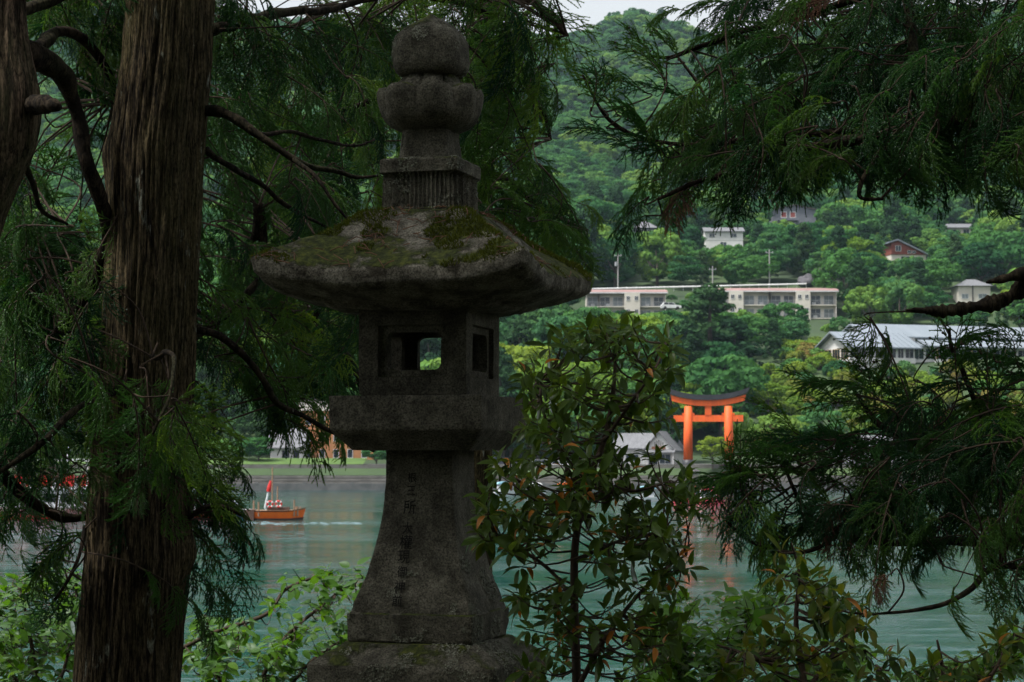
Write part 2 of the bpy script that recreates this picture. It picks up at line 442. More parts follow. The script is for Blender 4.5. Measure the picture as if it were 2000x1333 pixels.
# ------------------------------------------------------------------ shore: stepped quay, promenade wall, lawn
M['concrete'] = pmat('weathered_concrete', (0.16, 0.155, 0.145), (0.10, 0.098, 0.09), 0.6, 0.9, 0.4, 6)
M['concrete_dark'] = pmat('wet_concrete', (0.13, 0.13, 0.13), (0.08, 0.085, 0.085), 0.8, 0.85)
M['lawn'] = pmat('lawn', (0.075, 0.135, 0.03), (0.05, 0.095, 0.025), 0.5, 1.0)
M['asphalt'] = pmat('asphalt', (0.10, 0.10, 0.10), (0.07, 0.07, 0.07), 0.5, 0.9)
q = thing('quay_wall', (0, 298, 0), 'long stepped grey concrete quay along the far shore', 'quay')
MB().box(-130, 130, -1.6, -0.92, -2, 0.95).build('footing', M['concrete_dark'], q)
for k in range(4):
    MB().box(-130, 130, -0.9 + k * 0.75, 4.5, 0.46 + k * 0.42, 0.80 + k * 0.42).build('step', M['concrete'], q)
for k in range(36):
    x = -120 + k * 6.9
    MB().box(x, x + 0.55, -1.15, -0.5, 0.0, 1.15).build('fender', M['concrete_dark'], q)
MB().box(-130, 130, 4.5, 5.0, 0.5, 3.66).build('retaining_wall', M['concrete'], q)
tag(mobj('promenade', [(-130, 303.0, 3.62), (130, 303.0, 3.62), (130, 313, 3.72), (-130, 313, 3.72)], [(0, 1, 2, 3)], M['asphalt']), kind='structure')
tag(mobj('lawn', [(-120, 303.2, 3.70), (-22, 303.2, 3.70), (-22, 312, 4.6), (-120, 312, 4.6)], [(0, 1, 2, 3)], M['lawn']), kind='structure')

# ------------------------------------------------------------------ trees of the far shore and the hillside
def leaf_quads(C, N, S, rng, asp=0.75):
    """diamond-shaped leaf clumps at C, facing N"""
    n = len(C)
    t = rng.normal(size=(n, 3)); t -= (t * N).sum(1, keepdims=True) * N
    t /= np.linalg.norm(t, axis=1, keepdims=True) + 1e-9
    b = np.cross(N, t); S = S[:, None]
    V = np.stack([C - t * S, C - b * S * asp + N * S * 0.15, C + t * S, C + b * S * asp + N * S * 0.15], 1).reshape(-1, 3)
    return V, np.arange(4 * n).reshape(n, 4)

def crown_vf(seed, kind):
    rng = np.random.default_rng(seed)
    Cs, Ns, Ss = [], [], []
    if kind == 'broad':
        nb, per, lo, W, H = 40, 70, 2.6, 4.3, 3.6
        for i in range(nb):
            d = rng.normal(size=3); d /= np.linalg.norm(d); rr = rng.uniform(0.45, 1.0) ** 0.6
            c = np.array([d[0] * W * rr, d[1] * W * rr, lo + H + d[2] * H * rr])
            r = np.array([rng.uniform(1.0, 1.9), rng.uniform(1.0, 1.9), rng.uniform(0.40, 0.75)])
            u = rng.normal(size=(per, 3)); u[:, 2] = np.abs(u[:, 2]) * np.where(rng.random(per) < 0.8, 1, -0.6); u /= np.linalg.norm(u, axis=1, keepdims=True)
            Cs.append(c + u * r * rng.uniform(0.75, 1.1, (per, 1))); n = u + rng.normal(size=(per, 3)) * 0.45; Ns.append(n); Ss.append(rng.uniform(0.20, 0.42, per))
    elif kind == 'round':
        nb, per, lo, W, H = 60, 60, 1.6, 4.0, 3.6
        for i in range(nb):
            d = rng.normal(size=3); d[2] += 0.25; d /= np.linalg.norm(d); rr = rng.uniform(0.75, 1.0)
            c = np.array([d[0] * W * rr, d[1] * W * rr, lo + H + d[2] * H * rr]); r = rng.uniform(0.7, 1.15) * np.array([1, 1, 0.75])
            u = rng.normal(size=(per, 3)) + d * 0.8; u /= np.linalg.norm(u, axis=1, keepdims=True)
            Cs.append(c + u * r * rng.uniform(0.75, 1.08, (per, 1))); Ns.append(u + rng.normal(size=(per, 3)) * 0.4); Ss.append(rng.uniform(0.18, 0.36, per))
    elif kind == 'conifer':
        H = 16.0
        for i in range(85):
            h = rng.uniform(0, 1) ** 0.8; z = 2.0 + h * (H - 2.4); rad = (1 - h) ** 0.5 * 3.3 + 0.2
            a = rng.uniform(0, 6.283); rr = rad * rng.uniform(0.45, 1.0)
            c = np.array([math.cos(a) * rr, math.sin(a) * rr, z]); r = np.array([1.0, 1.0, 0.75]) * rng.uniform(0.65, 1.15)
            u = rng.normal(size=(46, 3)) + np.array([math.cos(a), math.sin(a), 0.5]) * 0.7; u /= np.linalg.norm(u, axis=1, keepdims=True)
            Cs.append(c + u * r * rng.uniform(0.7, 1.1, (46, 1))); Ns.append(u + rng.normal(size=(46, 3)) * 0.45); Ss.append(rng.uniform(0.16, 0.34, 46))
    else:                                    # clipped or loose bush
        for i in range(22):
            d = rng.normal(size=3); d[2] = abs(d[2]); d /= np.linalg.norm(d)
            c = np.array([d[0] * 1.3, d[1] * 1.3, 0.35 + d[2] * 0.75]); u = rng.normal(size=(44, 3)) + d; u /= np.linalg.norm(u, axis=1, keepdims=True)
            Cs.append(c + u * 0.45 * rng.uniform(0.7, 1.1, (44, 1))); Ns.append(u + rng.normal(size=(44, 3)) * 0.4); Ss.append(rng.uniform(0.09, 0.18, 44))
    C = np.concatenate(Cs); N = np.concatenate(Ns); N /= np.linalg.norm(N, axis=1, keepdims=True)
    return leaf_quads(C, N, np.concatenate(Ss), rng)

def far_trunk(seed, h, r, limbs):
    rr = random.Random(seed); mb = MB()
    pts = [(0, 0, -0.8), (0.1 * rr.uniform(-1, 1), 0, h * 0.3), (0.25 * rr.uniform(-1, 1), 0.2 * rr.uniform(-1, 1), h * 0.65), (0.3 * rr.uniform(-1, 1), 0, h)]
    mb.tube(pts, [r * 1.25, r, r * 0.7, r * 0.25], 7)
    for k in range(limbs):
        a = 2 * math.pi * k / max(limbs, 1) + rr.uniform(-0.4, 0.4); z0 = h * rr.uniform(0.3, 0.55)
        mb.tube([(0, 0, z0), (math.cos(a) * 1.2, math.sin(a) * 1.2, z0 + 1.1), (math.cos(a) * 2.6, math.sin(a) * 2.6, z0 + 2.6)], [r * 0.5, r * 0.36, r * 0.12], 5)
    return mb
PROTO = {'broad': [], 'round': [], 'conifer': [], 'bush': []}
for kind, seeds, mk in (('broad', (1, 2, 3, 4), 'crown'), ('round', (11, 12), 'crown'), ('conifer', (21, 22, 23), 'crown_conifer'), ('bush', (31, 32), 'crown')):
    for s in seeds:
        cm = new_mesh('crown', *crown_vf(s, kind), M[mk])
        if kind == 'bush':
            mb = MB()
            for k in range(5):
                a = k * 1.26; mb.tube([(0, 0, -0.2), (math.cos(a) * 0.3, math.sin(a) * 0.3, 0.4), (math.cos(a) * 0.9, math.sin(a) * 0.9, 0.9)], [0.05, 0.04, 0.015], 5)
        else:
            mb = far_trunk(s, 14.5 if kind == 'conifer' else 6.0, 0.32 if kind == 'conifer' else 0.24, 0 if kind == 'conifer' else 6)
        PROTO[kind].append((cm, new_mesh('trunk', mb.v, mb.f, M['trunk_far'])))

def far_tree(kind, var, loc, sc, rz, name, label, cat, group=None, mat=None, scz=None):
    t = thing(name, loc, label, cat, group, rz)
    cm, tm = PROTO[kind][var % len(PROTO[kind])]
    t.scale = (sc, sc, scz or sc)
    link(bpy.data.objects.new('stems' if kind == 'bush' else 'trunk', tm), t)
    c = link(bpy.data.objects.new('foliage' if kind == 'bush' else 'crown', cm), t)
    if mat:
        c.material_slots[0].link = 'OBJECT'; c.material_slots[0].material = M[mat]
    return t

# what must stay in view: (x0, y0, x1, y1, distance)
KEEP = [(1140, 566, 1305, 602, 428), (1400, 560, 1640, 606, 428), (1598, 622, 2010, 712, 372), (1376, 446, 1452, 478, 555),
        (1506, 398, 1592, 432, 635), (1738, 458, 1812, 500, 515), (1868, 536, 1940, 590, 437), (1312, 750, 1462, 908, 300), (1225, 838, 1320, 910, 306),
        (1150, 560, 1580, 572, 448), (1850, 436, 1895, 452, 635), (1236, 430, 1282, 452, 600), (1296, 588, 1326, 604, 425),
        (1636, 868, 1770, 940, 306), (515, 780, 712, 915, 312), (1560, 530, 1590, 556, 460), (1204, 492, 1210, 560, 448), (1500, 486, 1506, 552, 448)]
FOOT = []        # building footprints: (x, y, radius)
def hides(loc, w, h):
    q = to_px(loc)
    s = FPX / q[2]; x0, x1, y0, y1 = q[0] - w * s * 0.92, q[0] + w * s * 0.92, q[1] - h * s * 0.95, q[1]
    for (a0, b0, a1, b1, Yk) in KEEP:
        if loc[1] < Yk + 6 and x1 > a0 and x0 < a1 and y1 > b0 and y0 < b1:
            return True
    return False
# ------------------------------------------------------------------ buildings
M['wall_beige'] = pmat('beige_render', (0.66, 0.62, 0.57), (0.56, 0.525, 0.48), 0.5, 0.9)
M['wall_white'] = pmat('white_render', (0.66, 0.66, 0.65), (0.56, 0.56, 0.56), 0.4, 0.85)
M['wall_grey'] = pmat('grey_boards', (0.17, 0.18, 0.21), (0.13, 0.14, 0.165), 0.6, 0.85)
M['wall_redbrown'] = pmat('red_brown_boards', (0.22, 0.065, 0.045), (0.16, 0.045, 0.035), 0.8, 0.85)
M['wall_orange'] = pmat('orange_brown_tiles', (0.42, 0.20, 0.09), (0.34, 0.155, 0.07), 0.8, 0.85)
M['wall_cream'] = pmat('cream_render', (0.62, 0.585, 0.52), (0.53, 0.50, 0.44), 0.5, 0.9)
M['roof_pink'] = pmat('faded_red_roof', (0.30, 0.19, 0.18), (0.23, 0.145, 0.14), 0.4, 0.8)
M['roof_metal'] = pmat('grey_metal_roof', (0.20, 0.23, 0.265), (0.165, 0.195, 0.225), 0.15, 0.65, spec=0.2, stretch=(3, 0.3, 1))
M['roof_tile'] = pmat('grey_tile_roof', (0.16, 0.165, 0.18), (0.11, 0.115, 0.125), 1.2, 0.7, 0.5, 4, (3, 1, 1))
M['roof_brown'] = pmat('brown_roof', (0.10, 0.09, 0.085), (0.07, 0.065, 0.06), 0.8, 0.8)
M['glass'] = glassmat('window_glass', (0.035, 0.055, 0.075))
M['glass_dark'] = glassmat('dark_glass', (0.016, 0.024, 0.036))
M['glass_curtain'] = glassmat('curtained_glass', (0.22, 0.26, 0.28), 0.25)
M['frame_white'] = pmat('white_frames', (0.62, 0.63, 0.64), None, 1, 0.6)
M['frame_dark'] = pmat('dark_frames', (0.06, 0.055, 0.05), None, 1, 0.6)
M['shutter_red'] = pmat('red_shutters', (0.30, 0.085, 0.075), None, 1, 0.8)
M['wood_yellow'] = pmat('yellow_wood', (0.42, 0.29, 0.14), (0.34, 0.23, 0.11), 1, 0.7)
M['pole'] = pmat('pole_concrete', (0.36, 0.36, 0.35), None, 1, 0.9)
M['metal'] = pmat('galvanised_metal', (0.38, 0.40, 0.42), None, 1, 0.5, metal=0.3)
M['rock'] = pmat('grey_rock', (0.12, 0.115, 0.13), (0.07, 0.068, 0.075), 0.6, 0.95, 0.8, 2.0, dist=0.2)

def window(parent, x0, x1, z0, z1, face=0.0, side='front', pane='glass', frame='frame_white', mull=1, t=0.08):
    """frame ring with its pane as child; side: front (-y), left (-x at x=face), right"""
    mb, pb = MB(), MB()
    def bx(m, a0, a1, d0, d1, c0, c1):
        if side == 'front': m.box(a0, a1, face - d1, face - d0, c0, c1)
        elif side == 'left': m.box(face - d1, face - d0, a0, a1, c0, c1)
        else: m.box(face + d0, face + d1, a0, a1, c0, c1)
    bx(mb, x0, x1, 0.012, 0.07, z1 - t, z1); bx(mb, x0, x1, 0.012, 0.07, z0, z0 + t)
    bx(mb, x0, x0 + t, 0.012, 0.068, z0 + t, z1 - t); bx(mb, x1 - t, x1, 0.012, 0.068, z0 + t, z1 - t)
    for k in range(mull):
        xm = x0 + (x1 - x0) * (k + 1) / (mull + 1)
        bx(mb, xm - t * 0.4, xm + t * 0.4, 0.012, 0.066, z0 + t, z1 - t)
    f = mb.build('window', M[frame], parent)
    bx(pb, x0 + t * 0.5, x1 - t * 0.5, 0.004, 0.03, z0 + t * 0.5, z1 - t * 0.5)
    pb.build('pane', M[pane], f)
    return f

def railing(parent, x0, x1, y, z0, h=1.0, n=14):
    mb = MB().box(x0, x1, y - 0.03, y + 0.03, z0 + h - 0.06, z0 + h)
    for k in range(n + 1):
        x = x0 + (x1 - x0) * k / n
        mb.box(x - 0.025, x + 0.025, y - 0.02, y + 0.02, z0, z0 + h - 0.061)
    return mb.build('railing', M['metal'], parent)

def apartment(px0, px1, py_base, Y, bays, label):
    s = Y / FPX
    o = P(px0, py_base, Y)
    t = thing('apartment_block', o, label, 'apartment block', 'apartment blocks on the hillside')
    W = (px1 - px0) * s; H = 5.6; D = 8.0
    MB().box(0, W, 1.4, D, -3, H).build('wall', M['wall_beige'], t)
    rf = MB().prism([(-0.7 + 0.6, H + 0.02), (D + 0.6, H + 0.02), (D * 0.6, H + 1.15), (0.3, H + 0.50)], -0.4, W + 0.4, 'x').build('roof', M['roof_pink'], t)
    MB().box(-0.42, W + 0.42, -0.30, -0.12, H - 0.05, H + 0.22).build('gutter', M['frame_white'], rf)
    for (a, b, kind) in bays:
        x0, x1 = (a - px0) * s, (b - px0) * s
        if kind == 'tower':
            tw = MB().box(x0, x1, -0.35, 1.38, -3, H + 0.12).build('stair_tower', M['wall_cream'], t)
            for fl in (0, 1):
                z = fl * 2.8 + 1.25
                window(tw, x0 + 0.35, x0 + 1.15, z, z + 0.95, -0.35, pane='glass_dark')
                window(tw, x1 - 1.15, x1 - 0.35, z, z + 0.95, -0.35, pane='glass_dark')
        else:
            for fl in (0, 1):
                z = fl * 2.8
                sl = MB().box(x0 + 0.02, x1 - 0.02, 0.0, 1.39, z - 0.12, z + 0.06).build('balcony_slab', M['wall_cream'], t)
                railing(sl, x0 + 0.1, x1 - 0.1, 0.08, z + 0.07, 0.95, max(6, int((x1 - x0) / 0.28)))
                nw = max(1, round((x1 - x0) / 2.9))
                for k in range(nw):
                    c = x0 + (x1 - x0) * (k + 0.5) / nw
                    window(t, c - 1.05, c + 1.05, z + 0.15, z + 2.1, 1.4, pane=random.choice(['glass', 'glass_curtain', 'glass', 'glass_curtain']))
            for fl in (0, 1):
                xa = random.uniform(x0 + 0.4, x1 - 1.3)
                MB().box(xa, xa + 0.8, 0.9, 1.2, fl * 2.8 + 0.062, fl * 2.8 + 0.65).build('air_conditioner', M['frame_white'], t)
            for xx in (x0 - 0.06, x1 - 0.06):
                MB().box(xx, xx + 0.12, 0.05, 1.395, -3, H - 0.1).build('party_wall', M['wall_beige'], t)
    FOOT.append((o.x + W / 2, Y + 4, W / 2 + 2))
    return t
apartment(1146, 1301, 625, 430, [(1146, 1170, 'bay'), (1170, 1220, 'bay'), (1220, 1250, 'tower'), (1250, 1300, 'bay')], 'left of two long beige apartment blocks above the lantern eave')
apartment(1392, 1635, 622, 430, [(1392, 1424, 'bay'), (1424, 1452, 'tower'), (1452, 1505, 'bay'), (1505, 1555, 'bay'), (1555, 1583, 'tower'), (1583, 1634, 'bay')], 'right of two long beige apartment blocks, behind the round tree')

def gable_roof(W, D, h, rise, over, th, mat, parent, axis='x', name='roof'):
    """ridge along x (axis x) over the rectangle 0..W x 0..D at height h"""
    if axis == 'x':
        sl = rise / (D / 2); e = h - over * sl
        poly = [(-over, e), (D / 2, h + rise), (D + over, e), (D + over, e + th), (D / 2, h + rise + th * 1.1), (-over, e + th)]
        return MB().prism(poly, -over, W + over, 'x').build(name, mat, parent)
    sl = rise / (W / 2); e = h - over * sl
    poly = [(-over, e), (W / 2, h + rise), (W + over, e), (W + over, e + th), (W / 2, h + rise + th * 1.1), (-over, e + th)]
    return MB().prism(poly, -over, D + over, 'y').build(name, mat, parent)

def gable_body(W, D, z0, h, rise, mat, parent, axis='x', name='wall'):
    if axis == 'x':
        return MB().prism([(0, z0), (D, z0), (D, h - 0.02), (D / 2, h + rise - 0.03), (0, h - 0.02)], 0, W, 'x').build(name, mat, parent)
    return MB().prism([(0, z0), (W, z0), (W, h - 0.02), (W / 2, h + rise - 0.03), (0, h - 0.02)], 0, D, 'y').build(name, mat, parent)

# the long grey-roofed hall above the azalea slope
o = P(1660, 704, 372); ya = R(20)
t = thing('exhibition_hall', o, 'long low white hall with grey metal gable roofs above the garden slope', 'hall', rz=ya)
w1 = gable_body(13.5, 11.5, -1.5, 2.65, 2.6, M['wall_white'], t)
r1 = gable_roof(13.5, 11.5, 2.65, 2.6, 1.0, 0.26, M['roof_metal'], t)
for k in range(14):                                   # standing seams
    x = -0.9 + k * 1.19
    MB().prism([(-1.0, 2.65 - 0.45 + 0.275), (5.75, 5.25 + 0.285), (5.75, 5.25 + 0.335), (-1.0, 2.65 - 0.45 + 0.335)], x, x + 0.07, 'x').build('roof_seam', M['roof_metal'], r1)
MB().box(0.2, 13.3, -0.62, -0.20, -0.4, 0.55).build('parapet', M['wall_white'], t)
for (a, b) in ((0.15, 3.4), (3.75, 4.9), (5.2, 9.6), (9.9, 11.2), (11.5, 13.3)):
    window(t, a, b, 0.5, 2.3, 0.0, pane='glass_dark', mull=1 if b - a < 3 else 2)
for (a, b) in ((0.6, 3.2), (3.6, 6.4), (6.8, 10.8)):
    window(t, a, b, 0.3, 2.25, 0.0, 'left', pane='glass_dark', frame='wood_yellow', mull=2)
MB().box(-0.06, -0.012, 5.3, 6.2, 3.9, 4.3).build('gable_vent', M['frame_dark'], t)
w2 = MB().box(13.52, 42, 1.2, 11.5, -1.5, 3.0).build('wing_wall', M['wall_white'], t)
for k in range(11):
    x = 14 + k * 2.5
    window(t, x, x + 2.2, 0.45, 2.5, 1.2, pane='glass_dark', frame='frame_white', mull=1)
    if k % 3 == 1:
        MB().box(x + 2.22, x + 2.48, 0.9, 1.19, -0.5, 2.9).build('timber_post', M['wood_yellow'], t)
MB().box(13.6, 42, 0.2, 1.19, 2.72, 2.98).build('canopy', M['roof_metal'], t)
MB().box(18, 42, 0.1, 0.5, -0.4, 0.5).build('parapet', M['wall_white'], t)
gb = MB().prism([(9.0, 3.0), (20.0, 3.0), (20.0, 5.2), (14.5, 7.45), (9.0, 5.2)], 9.0, 52, 'x').build('upper_wall', M['wall_white'], t)
MB().prism([(8.0, 4.82), (14.5, 7.5), (21, 4.82), (21, 5.08), (14.5, 7.80), (8.0, 5.08)], 8.2, 53, 'x').build('upper_roof', M['roof_metal'], t)
MB().box(8.93, 8.988, 14.1, 15.0, 6.2, 6.6).build('gable_vent', M['frame_dark'], t)
MB().prism([(1.0, 3.0), (8.98, 3.0), (8.98, 4.75)], 19, 42, 'x').build('lean_to_roof', M['roof_metal'], t)
window(t, 15.2, 17.6, 3.15, 4.7, 9.0, pane='glass_dark', frame='frame_dark')
FOOT.append((o.x + 20, 385, 26)); FOOT.append((o.x + 5, 380, 12))

# houses up the hill
s = 560 / FPX; o = P(1378, 487, 560)
t = thing('hillside_house', o, 'pale two-storey house half hidden by hanging cedar twigs', 'house', 'houses on the hillside')
gable_body(10.3, 8, -2, 4.9, 1.3, M['wall_white'], t)
gable_roof(10.3, 8, 4.9, 1.3, 0.5, 0.2, M['roof_tile'], t)
MB().box(-0.06, 10.36, -0.06, -0.012, 2.5, 2.75).build('belt_course', M['wall_white'], t)
window(t, 1.0, 2.6, 3.2, 4.4, 0.0); window(t, 6.8, 8.6, 3.2, 4.4, 0.0); window(t, 4, 5.8, 0.6, 2.0, 0.0)
FOOT.append((o.x + 5, 564, 8))
o = P(1509, 441, 640)
t = thing('hillside_house', o, 'dark grey house with two red shuttered windows high on the hill', 'house', 'houses on the hillside')
gable_body(13.6, 9, -3, 5.0, 1.4, M['wall_grey'], t, 'y'); gable_roof(13.6, 9, 5.0, 1.4, 0.6, 0.22, M['roof_brown'], t, 'y')
for x in (2.6, 5.4):
    window(t, x, x + 1.9, 2.4, 4.4, 0.0, pane='shutter_red', mull=0, t=0.2)
MB().box(1.5, 8.0, -1.0, -0.012, 1.55, 1.8).build('balcony_slab', M['wall_grey'], t)
window(t, 3.5, 7.0, -0.6, 1.3, 0.0, pane='glass_dark')
FOOT.append((o.x + 7, 645, 9))
o = P(1741, 512, 520)
t = thing('hillside_house', o, 'chalet-like house with red-brown gable above cream ground floor', 'house', 'houses on the hillside', rz=R(8))
MB().box(0, 9.2, 0, 8, -2, 1.9).build('wall', M['wall_cream'], t)
MB().prism([(-0.1, 1.92), (9.3, 1.92), (1.6, 5.4), (-0.1, 4.9)], -0.25, 8.2, 'y').build('upper_wall', M['wall_redbrown'], t)
MB().prism([(-0.9, 4.75), (1.5, 5.5), (10.4, 1.45), (10.4, 1.75), (1.5, 5.85), (-0.9, 5.1)], -0.9, 8.8, 'y').build('roof', M['roof_metal'], t)
window(t, 1.0, 2.5, 2.7, 4.2, -0.25); window(t, 4.2, 5.2, 2.2, 3.0, -0.25); window(t, 5.4, 6.4, 2.2, 2.9, -0.25)
window(t, 2.5, 5.2, 0.1, 1.5, 0.0); window(t, 6.3, 8.2, 0.4, 1.4, 0.0)
FOOT.append((o.x + 4.6, 524, 7))
o = P(1872, 604, 440); s = 440 / FPX
t = thing('hillside_house', o, 'beige block house with grey hipped roof left of the dead branch', 'house', 'houses on the hillside')
MB().box(0, 6.9, 0, 7, -3, 5.2).build('wall', M['wall_cream'], t)
mb = MB(); mb.add([(-0.6, -0.6, 5.0), (7.5, -0.6, 5.0), (7.5, 7.6, 5.0), (-0.6, 7.6, 5.0), (2.6, 3.5, 6.7), (4.4, 3.5, 6.7)], [(0, 1, 5, 4), (1, 2, 5), (2, 3, 4, 5), (3, 0, 4), (3, 2, 1, 0)])
mb.build('roof', M['roof_tile'], t)
MB().box(2.95, 3.25, -0.16, -0.012, -3, 5.0).build('pilaster', M['concrete'], t)
window(t, 4.3, 6.2, 2.2, 3.3, 0.0, pane='glass_curtain'); window(t, 0.7, 2.2, 2.2, 3.3, 0.0, pane='glass_curtain')
FOOT.append((o.x + 3.5, 444, 6))
o = P(1850, 462, 640)
t = thing('hillside_house', o, 'small house with low roof peeping out at the upper right', 'house', 'houses on the hillside')
gable_body(8.5, 7, -3, 2.8, 1.3, M['wall_cream'], t); gable_roof(8.5, 7, 2.8, 1.3, 0.6, 0.2, M['roof_tile'], t); window(t, 1, 3, 0.9, 2.2, 0.0); window(t, 5, 7, 0.9, 2.2, 0.0)
FOOT.append((o.x + 4, 644, 6))
o = P(1240, 462, 600)
t = thing('hillside_house', o, 'dark hipped roof house above the utility pole', 'house', 'houses on the hillside')
MB().box(0, 6.2, 0, 7, -3, 2.6).build('wall', M['wall_grey'], t)
mb = MB(); mb.add([(-0.7, -0.7, 2.5), (6.9, -0.7, 2.5), (6.9, 7.7, 2.5), (-0.7, 7.7, 2.5), (2.6, 3.5, 4.9), (3.6, 3.5, 4.9)], [(0, 1, 5, 4), (1, 2, 5), (2, 3, 4, 5), (3, 0, 4), (3, 2, 1, 0)]); mb.build('roof', M['roof_tile'], t)
window(t, 1, 2.6, 0.8, 2.0, 0.0); window(t, 3.6, 5.2, 0.8, 2.0, 0.0)
FOOT.append((o.x + 3, 604, 6))

# lakeside: gabled shop by the gate
o = P(1262, 908, 308); s = 308 / FPX
t = thing('lakeside_shop', o, 'white gabled shop with grey tiled roof left of the orange gate', 'shop', rz=R(-14))
gable_body(4.0, 11, -0.6, 2.5, 2.35, M['wall_white'], t, 'y'); gable_roof(4.0, 11, 2.5, 2.35, 0.5, 0.2, M['roof_tile'], t, 'y')
MB().box(-5.0, -0.012, 2.0, 9, -0.6, 2.45).build('side_wall', M['wall_white'], t)
MB().prism([(1.2, 2.3), (5.5, 4.55), (9.8, 2.3), (9.8, 2.5), (5.5, 4.8), (1.2, 2.5)], -5.6, 1.9, 'x').build('side_roof', M['roof_tile'], t)
for k in range(5):
    MB().box(1.3 + k * 0.3, 1.42 + k * 0.3, -0.05, -0.012, 2.75, 3.7 - abs(k - 2) * 0.15).build('gable_slat', M['frame_dark'], t)
MB().box(0.95, 3.05, -0.62, -0.5, 2.28, 2.72).build('shop_board', pmat('brown_board', (0.16, 0.07, 0.04)), t)
MB().prism([(-1.1, 1.75), (0.0, 2.2), (0.0, 2.34), (-1.1, 1.9)], -0.5, 4.5, 'x').build('porch_roof', M['roof_tile'], t)
for x in (-0.3, 4.2):
    MB().box(x, x + 0.12, -0.95, -0.83, -0.6, 1.76).build('porch_post', M['frame_white'], t)
MB().box(0.4, 1.7, -0.05, -0.012, -0.6, 1.6).build('doorway', M['glass_dark'], t)
window(t, 2.0, 3.8, 0.1, 1.6, 0.0, pane='glass'); window(t, -3.5, -1.5, 0.4, 1.6, 2.0)
# boathouse on the right shore
o = P(1642, 936, 305); s = 305 / FPX
t = thing('boathouse', o, 'low white boathouse with layered grey roofs behind right cedar twigs', 'boathouse')
MB().box(0, 10.5, 0, 8, -1.2, 2.5).build('wall', M['wall_white'], t)
MB().prism([(-1.2, 2.3), (4, 4.9), (9, 2.3), (9, 2.5), (4, 5.15), (-1.2, 2.5)], -0.9, 11.2, 'x').build('roof', M['roof_tile'], t)
MB().box(3.0, 8.6, -1.6, -0.012, 1.45, 2.05).build('awning', M['frame_white'], t)
for k in range(3):
    window(t, 3.2 + k * 1.8, 4.8 + k * 1.8, -0.4, 1.3, 0.0, pane='glass_dark')
window(t, 0.6, 2.2, 0.2, 1.5, 0.0)
MB().prism([(2.0, 4.6), (5.5, 6.3), (9.0, 4.6), (9.0, 4.8), (5.5, 6.55), (2.0, 4.8)], 3.5, 9.5, 'x').build('upper_roof', M['roof_tile'], t)
o = P(1643, 930, 303)
tag(MB().box(o.x - 0.5, o.x + 0.5, o.y - 0.4, o.y + 0.5, o.z - 0.5, o.z + 0.65).build('tarp_crate', pmat('blue_tarp', (0.03, 0.14, 0.45), (0.02, 0.10, 0.36), 3, 0.6)), 'bright blue tarp-covered crate beside the boathouse', 'crate')
# left shore: orange-brown hotel and white house
o = P(586, 905, 322); s = 322 / FPX
t = thing('hotel', o, 'orange-brown flat-roofed hotel with beige top storey left of the lantern', 'hotel')
MB().box(0, 11.5, 0, 9, -2, 8.2).build('wall', M['wall_orange'], t)
MB().box(-0.25, 11.75, -0.25, 9.2, 8.22, 9.8).build('top_storey', M['wall_cream'], t)
MB().box(-0.4, 11.9, -0.4, 9.3, 9.82, 10.05).build('roof', M['roof_brown'], t)
for fl in range(3):
    for k in range(5):
        window(t, 0.8 + k * 2.2, 1.7 + k * 2.2, 0.8 + fl * 2.6, 2.2 + fl * 2.6, 0.0, pane='glass_dark', mull=0)
MB().box(-1.6, 1.9, -0.9, -0.3, 2.6, 3.3).build('awning', pmat('red_awning', (0.55, 0.03, 0.04), None, 2, 0.6), t)
o = P(528, 912, 314); s = 314 / FPX
t = thing('white_house', o, 'white house with steep blue-grey roof beside the orange-brown hotel', 'house')
gable_body(4.9, 7, -1, 3.1, 2.6, M['wall_white'], t); gable_roof(4.9, 7, 3.1, 2.6, 0.5, 0.2, M['roof_tile'], t)
window(t, 1.8, 2.9, 1.1, 2.5, 0.0, pane='glass_dark', frame='frame_dark', mull=0); window(t, 3.5, 4.4, 1.1, 2.5, 0.0, pane='glass_dark', frame='frame_dark', mull=0)
MB().box(0, 4.9, -0.4, -0.012, 0.4, 0.8).build('shop_front', M['wall_redbrown'], t)
window(t, 0.4, 4.4, -0.7, 0.35, 0.0, pane='glass_dark')

# ------------------------------------------------------------------ orange gate on the shore
M['vermilion'] = pmat('vermilion_paint', (0.78, 0.125, 0.020), (0.56, 0.085, 0.018), 1.6, 0.6, stretch=(1, 1, 0.25))
M['gate_black'] = pmat('black_gate_cap', (0.040, 0.042, 0.050), (0.025, 0.027, 0.032), 1, 0.5)
o = P(1384, 908, 303); s = 303 / FPX
t = thing('torii_gate', o, 'tall orange shrine gate with black curved top beam on the far shore', 'gate', rz=R(-12))
HP = 8.2
for sx in (-1, 1):
    x = sx * 3.03
    MB().tube([(x, 0, 0.72), (x * 0.998, 0, 4), (x * 0.975, 0, HP + 0.45)], [0.70, 0.66, 0.60], 24).build('pillar', M['vermilion'], t, True)
    MB().tube([(x, 0, -0.8), (x, 0, 0.718)], [0.86, 0.80], 24).build('pillar_foot', M['gate_black'], t, True)
    for dx in (-0.72, 0.72):
        MB().box(x * 0.98 + dx - 0.18, x * 0.98 + dx + 0.18, -0.28, 0.28, 7.30, 7.62).build('wedge', M['vermilion'], t)
MB().box(-5.15, 5.15, -0.24, 0.24, 6.35, 7.298).build('tie_beam', M['vermilion'], t)
MB().box(-0.46, 0.46, -0.30, 0.30, 7.30, 8.72).build('centre_strut', M['vermilion'], t)
